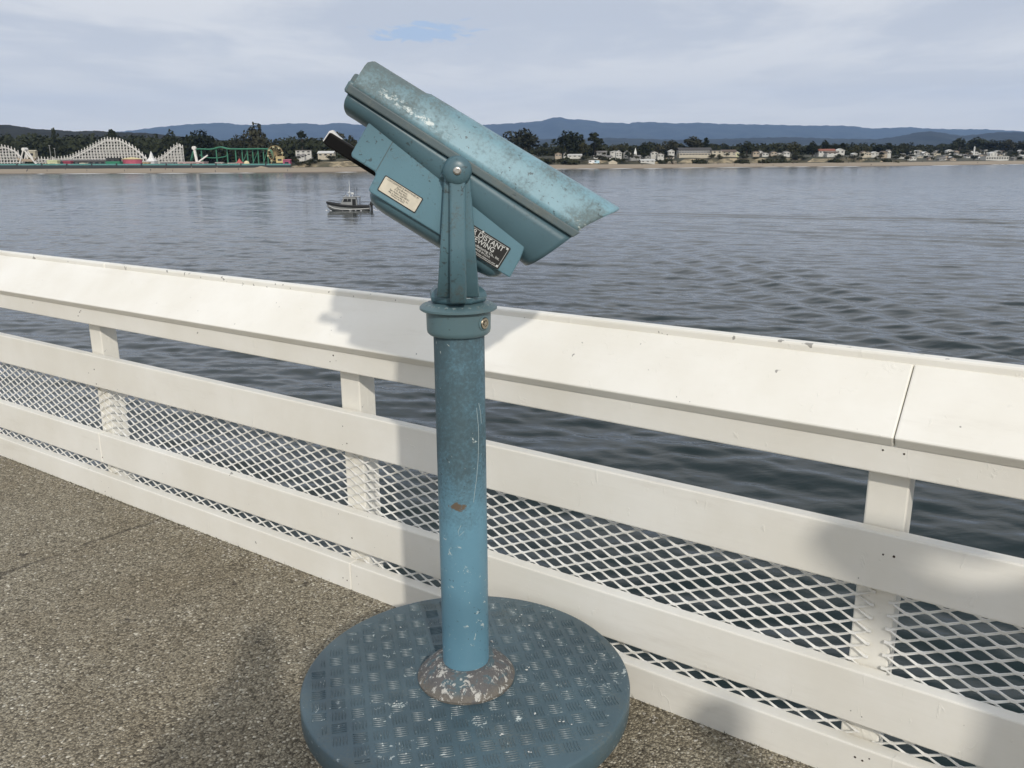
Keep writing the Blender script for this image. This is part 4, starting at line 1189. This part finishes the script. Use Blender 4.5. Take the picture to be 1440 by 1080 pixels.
def wooden_coaster(profile, base, label, step=2.35, lvl=2.2, d=75, spike=2.8, steepR=False):
    """white timber coaster: bents of two posts, ledgers at each level, braces, and the track on top"""
    Y = sY(profile[0][0], d); x0, x1 = bear(profile[0][0], Y), bear(profile[-1][0], Y)
    px = [a for a, _ in profile]; py = [b for _, b in profile]; zb_ = alt(px[0], base, Y)
    e = empty('wooden_coaster', ((x0 + x1) / 2, Y, zb_)); tag(e, label, 'roller coaster'); xm = (x0 + x1) / 2
    def tz(x): p = 720 + x * 1238.5 / Y; return alt(p, float(np.interp(p, px, py)), Y) - zb_
    n = int((x1 - x0) / step); rg = random.Random(n)
    xs_ = [x0 + (x1 - x0) * i / n for i in range(n + 1)]
    for x in xs_:
        h = max(1.0, tz(x)); mb = MB()
        for y in (0, 4.5):
            mb.box(x - xm - .22, x - xm + .22, y - .2, y + .2, -1.5, h + spike * (1 if y == 0 else .8))
        z = lvl
        while z < h:
            mb.bar((x - xm, 0, z), (x - xm, 4.5, z), .2); z += lvl
        mb.bar((x - xm, 0, h * .1), (x - xm, 4.5, h * .9), .18)
        mb.build('bent', CW, e)
    zmax = max(tz(x) for x in xs_); z = lvl
    while z < zmax:
        run = [x for x in xs_ if tz(x) > z - .4]
        if len(run) > 1:
            mb = MB()
            for a, b_ in zip(run[:-1], run[1:]):
                if b_ - a < step * 1.3:
                    for y in (0, 4.5): mb.bar((a - xm, y - .05, z), (b_ - xm, y - .05, z), .30, .50)
            mb.build('ledger', CW, e)
        z += lvl
    mb = MB(); fine = [x0 + (x1 - x0) * i / (n * 2) for i in range(n * 2 + 1)]
    for a, b_ in zip(fine[:-1], fine[1:]):
        for y in (1.2, 3.2): mb.bar((a - xm, y, tz(a) + .2), (b_ - xm, y, tz(b_) + .2), .5, .6)
        mb.bar((a - xm, -.3, tz(a) + .9), (b_ - xm, -.3, tz(b_) + .9), .14, .3)
    mb.build('track', CW, e)
    mb = MB()
    for i in range(0, n - 1, 2):
        a, b_ = xs_[i], xs_[i + 2]; z = 0
        while z + lvl * 1.5 < min(tz(a), tz(b_)):
            mb.bar((a - xm, 4.7, z), (b_ - xm, 4.7, z + lvl * 1.6), .16); z += lvl * 1.6
    if mb.v: mb.build('brace', CW, e)
    return e


wooden_coaster([(-40, 200), (-15, 203), (0, 209), (8, 208), (16, 210), (24, 214), (29, 222)], 233, 'white timber coaster end beside the swinging ship frame', d=85)
wooden_coaster([(76, 225), (90, 224.5), (100, 223), (117, 215.5), (133, 207.5), (150, 199), (157, 197.5), (163, 199), (168, 198), (173, 199.5), (178, 202), (185, 206), (192, 210.5), (200, 218), (208, 226)], 232, 'big white timber roller coaster with the highest lattice hump', d=80)
wooden_coaster([(221, 226), (230, 222), (238, 216), (246, 210), (251, 206.5), (256, 205), (257.5, 208)], 232, 'smaller white timber coaster hump ending in a sheer drop', d=80)
# low white timber run to the left, between
wooden_coaster([(52, 226), (60, 225), (68, 226), (74, 225)], 232, 'low white timber coaster run behind the pale yellow kiosk', d=95)
# curved white brow on the big hump
# swinging ship ride: A frame
Y = sY(37, 60); e = empty('swinging_ship', at(37, 233, Y)); tag(e, 'white A-frame swinging ship ride in front of the timber coaster end', 'ride')
k = Y / 1260; apex = (0, 0, 22.5 * k)
for (x, y) in ((-9.5, 0), (-7, 4), (17, 0), (13, 4)):
    MB().bar((x * k, y, 0), (apex[0], y, apex[2]), .75).build('leg', CW, e)
MB().lathe([(1.3, -.6), (1.3, 4.6)], 14).build('hub', CW, e, M=Matrix.Translation(apex) @ Matrix.Rotation(-math.pi / 2, 4, 'X'))
MB().bar((0, 2, 22 * k), (2 * k, 2, 8 * k), .8).build('arm', CW, e)
hull = MB(); hull.prism([(-7, 6), (-4.6, 3), (5.5, 3), (8.5, 6), (6, 5), (-5, 5)], .8, 3.2); hull.build('ship', HC['tan'], e)


def stall(px, base, wpx, hpx, wallc, roofc, label, roof='gable', d=52, cat='building', name='park_building'):
    Y = sY(px, d); e = empty(name, at(px, base, Y)); tag(e, label, cat); W_ = wpx * Y / 1238.5; H_ = hpx * Y / 1281; D_ = max(4, W_ * .5)
    wm = flat('stall_wall', wallc); rm = flat('stall_roof', roofc)
    if roof == 'round':
        MB().lathe([(W_ / 2, -1), (W_ / 2, H_ * .72)], 28).build('wall', wm, e, smooth=True, M=Matrix.Translation((0, W_ / 2, 0)))
        MB().lathe([(W_ / 2 + .5, H_ * .72), (W_ / 2 + .5, H_ * .76), (W_ * .3, H_ * .9), (.4, H_)], 28).build('roof', rm, e, M=Matrix.Translation((0, W_ / 2, 0)))
    elif roof == 'dome':
        MB().lathe([(W_ / 2, 0), (W_ / 2, H_ * .3), (W_ * .45, H_ * .6), (W_ * .3, H_ * .88), (0, H_)], 20).build('dome', rm, e, smooth=True, M=Matrix.Translation((0, W_ / 2, 0)))
        MB().lathe([(W_ / 2 + .2, -1), (W_ / 2 + .2, .3)], 20).build('base_ring', wm, e, M=Matrix.Translation((0, W_ / 2, 0)))
    elif roof == 'tent':
        MB().box(-W_ / 2, W_ / 2, 0, W_, -1, H_ * .25).build('wall', wm, e)
        MB().lathe([(W_ * .72, H_ * .25), (W_ * .35, H_ * .5), (.3, H_)], 4).build('roof', rm, e, M=Matrix.Translation((0, W_ / 2, 0)) @ Matrix.Rotation(R(45), 4, 'Z'))
    else:
        MB().box(-W_ / 2, W_ / 2, 0, D_, -1, H_ * .78).build('wall', wm, e)
        if roof == 'gable': MB().prismx([(-.5, H_ * .78), (D_ / 2, H_), (D_ + .5, H_ * .78)], -W_ / 2 - .4, W_ / 2 + .4).build('roof', rm, e)
        else: MB().box(-W_ / 2 - .3, W_ / 2 + .3, -.4, D_ + .3, H_ * .78, H_).build('roof', rm, e)
        n = max(1, int(W_ / 4))
        for q in range(n):
            xc = -W_ / 2 + W_ * (q + .5) / n; MB().box(xc - W_ / n * .28, xc + W_ / n * .28, -.08, .02, H_ * .12, H_ * .5).build('opening', PANE, e)
    return e


stall(14, 235, 34, 5, (.30, .26, .23), (.2, .17, .15), 'long brown building under the timber coaster end', 'flat', 60)
stall(75, 235, 14, 10, (.62, .64, .40), (.58, .62, .38), 'pale yellow-green kiosk on the promenade', 'flat')
stall(64, 234, 5, 4, (.55, .36, .14), (.5, .4, .2), 'small orange booth beside the pale yellow-green kiosk', 'flat', 50)
stall(38, 235, 12, 4, (.66, .66, .63), (.6, .6, .58), 'white ticket booth under the swinging ship', 'flat', 50)
stall(95.5, 235, 10, 9, (.34, .05, .09), (.30, .06, .09), 'dark red booth on the promenade', 'flat')
stall(117, 234, 7, 5, (.6, .52, .28), (.6, .58, .45), 'small yellow stand with pale roof', 'flat')
stall(117, 231, 66, 6.5, (.085, .08, .08), (.14, .135, .13), 'long dark grey shed roof at the foot of the big coaster', 'gable', 66)
stall(160, 236, 19, 9, (.035, .27, .15), (.04, .24, .14), 'bright green building on the sea wall', 'flat', 50)
stall(160, 227, 18, 5, (.05, .05, .05), (.04, .04, .04), 'black shed roof showing above the bright green building', 'flat', 58)
stall(182, 232, 26, 11, (.46, .10, .15), (.62, .52, .28), 'round red building with cream conical roof', 'round', 56)
stall(213, 231, 11, 18, (.5, .5, .5), (.72, .72, .70), 'white peaked tent between the two timber coasters', 'tent', 66, 'tent', 'park_tent')
stall(206, 232, 8, 4, (.5, .38, .2), (.45, .33, .2), 'tan booth below the white peaked tent', 'flat', 50)
stall(236, 232, 18, 4, (.25, .25, .26), (.22, .21, .2), 'grey shed below the smaller timber coaster', 'flat', 52)
stall(270, 232, 36, 4.5, (.55, .38, .36), (.60, .46, .44), 'long pale pink arcade on the promenade', 'flat', 50)
stall(309, 232, 10, 4, (.52, .47, .42), (.45, .4, .36), 'beige kiosk under the green coaster track', 'gable', 52)
stall(328, 233, 12, 4, (.58, .56, .5), (.5, .48, .44), 'off-white kiosk by the red peaked tent', 'flat', 50)
stall(337, 231, 9, 8, (.5, .3, .25), (.42, .10, .09), 'red peaked tent under the green coaster', 'tent', 58, 'tent', 'park_tent')
stall(347, 232, 8, 6, (.6, .55, .35), (.66, .58, .36), 'pale yellow dome on the promenade', 'dome', 50)
stall(404.5, 231, 10, 7, (.40, .08, .17), (.36, .10, .14), 'crimson booth at the end of the promenade', 'gable', 50)
stall(395, 227, 10, 7, (.62, .50, .24), (.60, .48, .25), 'mustard kiosk roof beside the spoked wheel', 'gable', 58)
stall(46, 220, 13, 9, (.42, .38, .28), (.46, .42, .32), 'tan building behind the swinging ship', 'gable', 110)
# steel coaster, green
Y = sY(330, 72); e = empty('steel_coaster', at(330, 232, Y)); tag(e, 'green steel roller coaster on slender columns beside the spoked wheel', 'roller coaster')
zb_ = e.location.z; xe = e.location.x
trk = [(270, 226), (274, 214), (278, 209.5), (284, 209.5), (298, 210), (304, 209), (309, 207.5), (314, 206.8), (320, 208.5), (326, 209.5), (340, 209.5), (352, 209.5), (366, 209.2), (380, 209.5), (384, 213), (386, 222)]
pts = [(bear(a, Y) - xe, 1.5, alt(a, b_, Y) - zb_) for a, b_ in trk]
for yo in (0, 3.0):
    MB().tube([(x, yo, z) for x, y, z in pts], .55, 6).build('track_rail', GREEN, e, smooth=True)
for i in range(len(pts) - 1):
    for q in range(3):
        a = Vector(pts[i]).lerp(Vector(pts[i + 1]), q / 3); MB().bar((a.x, 0, a.z - .2), (a.x, 3.0, a.z - .2), .3).build('cross_tie', GREEN, e)
for a in (277, 285, 306, 320, 333, 341, 349, 356, 364, 371, 377):
    zt = alt(a, float(np.interp(a, [p_[0] for p_ in trk], [p_[1] for p_ in trk])), Y) - zb_; x = bear(a, Y) - xe
    MB().lathe([(.55, -1), (.45, zt)], 8).build('column', GREEN, e, smooth=True, M=Matrix.Translation((x, 1.5 + (a % 3), 0)))
for a, b_ in ((341, 349), (356, 364), (371, 377)):
    xa, xb = bear(a, Y) - xe, bear(b_, Y) - xe; MB().bar((xa, 2, 1), (xb, 2, 9.5), .35).build('brace', GREEN, e)
lp = [(bear(300 + 20 * math.cos(q), Y) - xe, 5, alt(310, 217 + 5 * math.sin(q), Y) - zb_) for q in np.linspace(0, 3.1, 14)]
MB().tube(lp, .4, 6).build('lower_track', GREEN, e, smooth=True)
# spoked wheel ride
Y = sY(389, 60); e = empty('spoked_wheel', at(389, 231, Y)); tag(e, 'brown spoked wheel ride at the end of the promenade', 'ride')
GOLD = flat('wheel_brown', (.30, .22, .11)); k = Y / 1260; r_ = 10.5 * k; zc_ = 15 * k
for yy in (0, 1.6):
    MB().tube([(r_ * math.cos(q), yy, zc_ + r_ * math.sin(q)) for q in np.linspace(0, 2 * math.pi, 37)], .22, 6).build('rim', GOLD, e, smooth=True)
for q in range(16):
    a = q / 16 * 6.283; MB().bar((0, .8, zc_), (r_ * math.cos(a), .8, zc_ + r_ * math.sin(a)), .22).build('spoke', GOLD, e)
for s in (-1, 1): MB().bar((s * 4, .8, -.5), (0, .8, zc_), .55).build('leg', GOLD, e)
for q in range(8):
    a = q / 8 * 6.283 + .2; MB().box(r_ * math.cos(a) - .6, r_ * math.cos(a) + .6, .2, 1.4, zc_ + r_ * math.sin(a) - 1.2, zc_ + r_ * math.sin(a) - .1).build('cabin', HC['pale yellow'], e)
# white leaning tower ride
Y = sY(280, 58); e = empty('swing_tower', at(280, 229, Y)); tag(e, 'white leaning arm ride between the timber and steel coasters', 'ride'); k = Y / 1260
MB().bar((-1.5 * k, 1, -2), (-4.5 * k, 1, 20.5 * k), 1.5).build('tower', CW, e)
MB().bar((0, 1, 1.5 * k), (14 * k, 1, 10.5 * k), .9).build('arm', CW, e)
MB().lathe([(1.4, -1.2), (1.4, 1.2)], 14).build('hub', CW, e, M=Matrix.Translation((-4.5 * k, 1, 20.5 * k)) @ Matrix.Rotation(math.pi / 2, 4, 'X'))
MB().box(-3, 3, -.5, 2.5, -3, 0).build('base', DARKW, e)
# poles
for i, (px, tp, bs) in enumerate(((74, 205, 231), (80.5, 209, 231))):
    Y = sY(px, 70); h = (bs - tp) * Y / 1281; e = empty('light_pole', at(px, bs, Y)); tag(e, ('taller' if i == 0 else 'shorter') + ' grey lamp pole behind the pale yellow-green kiosk', 'lamp pole')
    MB().lathe([(.28, -1), (.16, h)], 8).build('shaft', HC['grey'], e, smooth=True); MB().box(-.7, .7, -.2, .2, h, h + .35).build('lamp_head', HC['grey'], e)
# sand mound
mb = MB(); vs = []; n = 18
for i in range(7):
    r = i / 6
    for q in range(n):
        a = q / n * 6.283; vs.append((12 * r * math.cos(a), 5 * r * math.sin(a), 2.1 * (1 - r) ** 1.3 + .2 * math.sin(a * 3 + i)))
mb.add(vs, [(i * n + q, i * n + (q + 1) % n, (i + 1) * n + (q + 1) % n, (i + 1) * n + q) for i in range(6) for q in range(n)])
o = mb.build('sand_mound', SAND, None, smooth=True, fix=False); o.location = at(368, 238, sY(368, 33)); tag(o, 'heap of sand piled against the sea wall below the steel coaster', 'sand heap')

# ------------------------------------------------------------------ people
SKIN, _, _ = mat('skin', (.42, .26, .18), .6); HAIR, _, _ = mat('hair', (.035, .025, .02), .7)


def person_mesh(name, joints, edges, root=0):
    me = bpy.data.meshes.new('sk'); me.from_pydata([j[:3] for j in joints], edges, [])
    o = bpy.data.objects.new('sk', me); C.objects.link(o)
    md = o.modifiers.new('skin', 'SKIN'); bm = bmesh.new(); bm.from_mesh(me); ly = bm.verts.layers.skin.verify()
    bm.verts.ensure_lookup_table()
    for i, j in enumerate(joints):
        bm.verts[i][ly].radius = (j[3], j[4] if len(j) > 4 else j[3]); bm.verts[i][ly].use_root = (i == root)
    bm.to_mesh(me); bm.free()
    sb = o.modifiers.new('sub', 'SUBSURF'); sb.levels = 2; sb.render_levels = 2
    bpy.context.view_layer.update()
    res = bpy.data.meshes.new_from_object(o.evaluated_get(bpy.context.evaluated_depsgraph_get())); res.name = name
    bpy.data.objects.remove(o); bpy.data.meshes.remove(me)
    res.polygons.foreach_set('use_smooth', [True] * len(res.polygons))
    return res


def body(arms, stride=.08, hgt=1.75):
    k = hgt / 1.75
    J = [(0, 0, .95, .15, .11), (0, 0, 1.15, .135, .10), (0, .0, 1.36, .175, .115), (0, .0, 1.47, .065, .065), (0, .015, 1.56, .07, .075), (0, .02, 1.64, .083, .098), (0, .0, 1.72, .055, .065)]
    E = [(0, 1), (1, 2), (2, 3), (3, 4), (4, 5), (5, 6)]
    for s in (-1, 1):
        b = len(J); J += [(s * .10, 0, .86, .09), (s * .11, s * stride * .6 + .01, .48, .062), (s * .12, s * stride, .10, .045), (s * .125, s * stride + .13, .045, .038)]
        E += [(0, b), (b, b + 1), (b + 1, b + 2), (b + 2, b + 3)]
        sh, el, wr, hd = arms[0 if s < 0 else 1]
        b = len(J); J += [(*sh, .055), (*el, .044), (*wr, .032), (*hd, .036)]; E += [(2, b), (b, b + 1), (b + 1, b + 2), (b + 2, b + 3)]
    return [tuple(c * k for c in j) for j in J], E


def person(name, arms, top, low, label, loc, rz, hgt=1.75, stride=.08, group=None, me=None):
    if me is None:
        J, E = body(arms, stride, hgt); me = person_mesh('body', J, E)
        for m in (top, low, SKIN, HAIR): me.materials.append(m)
        k = hgt / 1.75
        for p in me.polygons:
            c = p.center / k
            p.material_index = 1 if c.z < .93 else 0 if c.z < 1.475 else (3 if (c.z > 1.66 or c.y < -.03) and abs(c.x) < .14 else 2 if abs(c.x) < .14 else 0)
    o = link(name, me); o.location = loc; o.rotation_euler = (0, 0, rz); tag(o, label, 'person', group); return o, me


JK = [varied('jacket_dark', (.03, .035, .05), .8, .2, 20), varied('jacket_red', (.25, .04, .04), .8, .2, 20), varied('shirt_white', (.6, .6, .58), .8, .1, 20)]
TR = [varied('jeans', (.03, .045, .09), .8, .2, 20), varied('trousers_tan', (.22, .17, .11), .8, .2, 20)]
down = [((-.20, 0, 1.38), (-.25, -.02, 1.10), (-.26, .06, .86), (-.26, .09, .78)), ((.20, 0, 1.38), (.25, -.02, 1.10), (.26, .06, .86), (.26, .09, .78))]
BM = []
for a, b_ in ((JK[0], TR[0]), (JK[1], TR[0]), (JK[2], TR[1])):
    o, me = person('person', down, a, b_, 'x', (0, 0, 0), 0, 1.72, .16); bpy.data.objects.remove(o); BM.append(me)
LBL = ['person in dark jacket and jeans walking on the far beach', 'person in red jacket and jeans walking on the far beach', 'person in white shirt and tan trousers walking on the far beach']
rg = random.Random(4)
for i, px in enumerate((37, 38.5, 66, 92, 122, 175, 179, 212, 233, 243, 270, 303, 306, 336, 405, 409, 905, 960, 1012, 1035, 1066, 1075, 1090, 1118, 1196, 1228, 1300, 1378)):
    d = rg.uniform(6, 30); Y = sY(px, d); x = bear(px, Y); k = rg.choice((0, 0, 0, 1, 2))
    person('person', None, None, None, LBL[k], (x, Y, land_z(x, d) + .02), rg.uniform(0, 6.28), group=('dark', 'red', 'white')[k] + ' clad walkers on the far beach', me=BM[k])
# the photographer stands on the deck behind the camera; the shadow reaches the base
ph = [((-.21, 0, 1.40), (-.30, .12, 1.18), (-.12, .27, 1.42), (-.07, .30, 1.48)), ((.21, 0, 1.40), (.30, .12, 1.18), (.12, .27, 1.42), (.07, .30, 1.48))]
person('person', ph, JK[0], TR[0], 'person in dark jacket standing on the deck with both hands raised before the face', (-.06, -.40, 0), 0, 1.68, .03)
ak = [((-.22, 0, 1.42), (-.37, .04, 1.60), (-.17, -.09, 1.62), (-.10, -.11, 1.62)), ((.22, 0, 1.42), (.37, .04, 1.60), (.17, -.09, 1.62), (.10, -.11, 1.62))]  # two unseen figures added, placed and posed to shade the right-hand boards
person('person', ak, JK[1], TR[1], 'tall unseen figure in red jacket, hands behind the head, added to shade the boards', (1.64, -.12, 0), .0, 1.90, .05)
person('person', down, JK[2], TR[0], 'unseen child figure in white shirt, added to shade the boards', (1.10, -.15, 0), .0, 1.32, .03)

# ------------------------------------------------------------------ patrol boat
HULLM = varied('boat_grey', (.26, .27, .27), .5, .15, 1); COLLAR, _, _ = mat('boat_collar', (.014, .015, .016), .7); BWHITE = flat('boat_white', (.62, .63, .62), .4); BGL, _, _ = mat('boat_glass', (.012, .014, .016), .08)
boat = empty('patrol_boat', (-28.9, 156.5, WATER_Z), math.pi + .06); tag(boat, 'grey patrol boat with cabin, mast and dark rub collar on the bay', 'boat')
boat.scale = (.94, .94, .94)
st = [(-3.7, 1.25, .0, .85), (-2, 1.32, -.15, .88), (0, 1.32, -.2, .95), (1.8, 1.2, -.15, 1.10), (3.1, .85, .05, 1.32), (4.0, .40, .45, 1.50), (4.45, .04, .95, 1.60)]
vs = []; fs = []
for x, wd, zk, zs in st:
    vs += [(x, 0, zk - .25), (x, -wd * .72, zk + .12), (x, -wd, zs), (x, wd, zs), (x, wd * .72, zk + .12)]
for i in range(len(st) - 1):
    for j in range(5): fs.append((i * 5 + j, i * 5 + (j + 1) % 5, i * 5 + 5 + (j + 1) % 5, i * 5 + 5 + j))
fs += [(4, 3, 2, 1, 0), tuple((len(st) - 1) * 5 + j for j in range(5))]
MB().add(vs, fs).build('hull', HULLM, boat)
for s in (-1, 1):
    MB().tube([(x, s * (wd + .04), zs - .10) for x, wd, zk, zs in st], [.22, .22, .22, .23, .24, .24, .2], 10).build('rub_collar', COLLAR, boat, smooth=True)
    MB().tube([(x, s * (wd * .93 + .06), zk + .42) for x, wd, zk, zs in st[:-1]], .07, 6).build('spray_strake', BWHITE, boat, smooth=True)
    MB().bar((2.2, s * 1.13, .98), (3.7, s * .62, 1.24), .05, .16).build('hull_stripe', BWHITE, boat)
cab = MB().prism([(-1.3, .85), (1.95, .95), (1.55, 1.75), (1.05, 2.45), (-1.1, 2.45), (-1.3, 1.7)], -.95, .95).build('cabin', HULLM, boat, bevel=.05)
for s in (-1, 1):
    for x0, x1 in ((.45, 1.15), (-.25, .35)):
        MB().prism([(x0, 1.62), (x1 + .1, 1.62), (x1 - .05, 2.18), (x0, 2.18)], s * .955 - .01, s * .955 + .01).build('window', BGL, cab)
    MB().box(-1.15, -.45, s * .955 - .01, s * .955 + .01, .95, 2.15).build('door', BGL, cab)
MB().prism([(1.60, 1.70), (1.12, 2.36), (1.16, 2.38), (1.64, 1.72)], -.8, .8).build('windscreen', BGL, cab)
MB().box(-1.9, 1.25, -1.05, 1.05, 2.46, 2.56).build('roof', HULLM, boat, bevel=.03)
for s in (-1, 1): MB().tube([(-1.8, s * .9, .9), (-1.8, s * .9, 2.46)], .04, 6).build('roof_post', COLLAR, boat)
MB().tube([(.15, 0, 2.55), (.05, 0, 4.3), (.05, 0, 5.4)], [.09, .05, .02], 8).build('mast', BWHITE, boat)
MB().box(-.15, .35, -.6, .6, 3.3, 3.42).build('mast_platform', BWHITE, boat)
MB().lathe([(.30, 0), (.34, .1), (.30, .25), (.12, .34), (0, .36)], 16, (-.45, 0, 3.0)).build('radar_dome', BWHITE, boat, smooth=True)
MB().tube([(-.45, 0, 2.56), (-.45, 0, 3.0)], .06, 8).build('radar_post', BWHITE, boat)
for x, y, h in ((-1.0, .8, 1.5), (-1.2, -.8, 1.8), (.7, .7, .9)):
    MB().tube([(x, y, 2.55), (x, y, 2.55 + h)], .025, 6).build('antenna', COLLAR, boat)
MB().lathe([(.10, 0), (.12, .2), (.05, .28)], 10, (.9, -.5, 2.56)).build('searchlight', BWHITE, boat, smooth=True)
for s in (-.45, .45):
    en = MB().prism([(-4.35, .9), (-3.75, .9), (-3.7, 1.25), (-3.85, 1.62), (-4.3, 1.55), (-4.45, 1.25)], s - .22, s + .22).build('outboard', COLLAR, boat, bevel=.05)
    MB().box(-4.15, -3.9, s - .06, s + .06, -.4, .9).build('leg', COLLAR, en)
rl = MB()
for s in (-1, 1):
    rl.tube([(-3.6, s * 1.15, .85), (-3.6, s * 1.15, 1.55), (-2.0, s * 1.15, 1.55), (-2.0, s * 1.15, .85)], .03, 6)
rl.build('stern_rail', COLLAR, boat)
rl = MB()
for s in (-1, 1): rl.tube([(2.0, s * 1.05, 1.1), (2.1, s * 1.0, 1.65), (3.4, s * .62, 1.85), (4.2, s * .15, 1.95)], .025, 6)
rl.build('bow_rail', COLLAR, boat)
# bow and stern wash
mb = MB(); rg = random.Random(6)
for i in range(40):
    x = rg.uniform(-4.6, 4.8); y = rg.choice((-1, 1)) * rg.uniform(.9, 1.5) * (.5 if x > 3.6 else 1)
    if i > 24: x = rg.uniform(-8.5, -4.4); y = rg.uniform(-1.3, 1.3)
    pebble(mb, x, y, .0, rg.uniform(.10, .28), rg)
o = mb.build('boat_wash', FOAM, None, fix=False); o.matrix_world = boat.matrix_basis; tag(o, 'white wash around the moving patrol boat', kind='stuff')

# ------------------------------------------------------------------ the air over the bay
hb = MB().box(-24500, 24500, -2500, 24500, -40, 1700)
hm = bpy.data.materials.new('haze'); hm.use_nodes = True; t = hm.node_tree; t.nodes.clear()
ho = t.nodes.new('ShaderNodeOutputMaterial'); pv = t.nodes.new('ShaderNodeVolumePrincipled')
pv.inputs['Color'].default_value = (.38, .60, 1.0, 1); pv.inputs['Density'].default_value = 3.7e-5; pv.inputs['Anisotropy'].default_value = .1
lk(t, pv.outputs[0], ho.inputs['Volume'])
o = hb.build('haze', hm, None); tag(o, 'thin blue haze over the bay', kind='stuff')
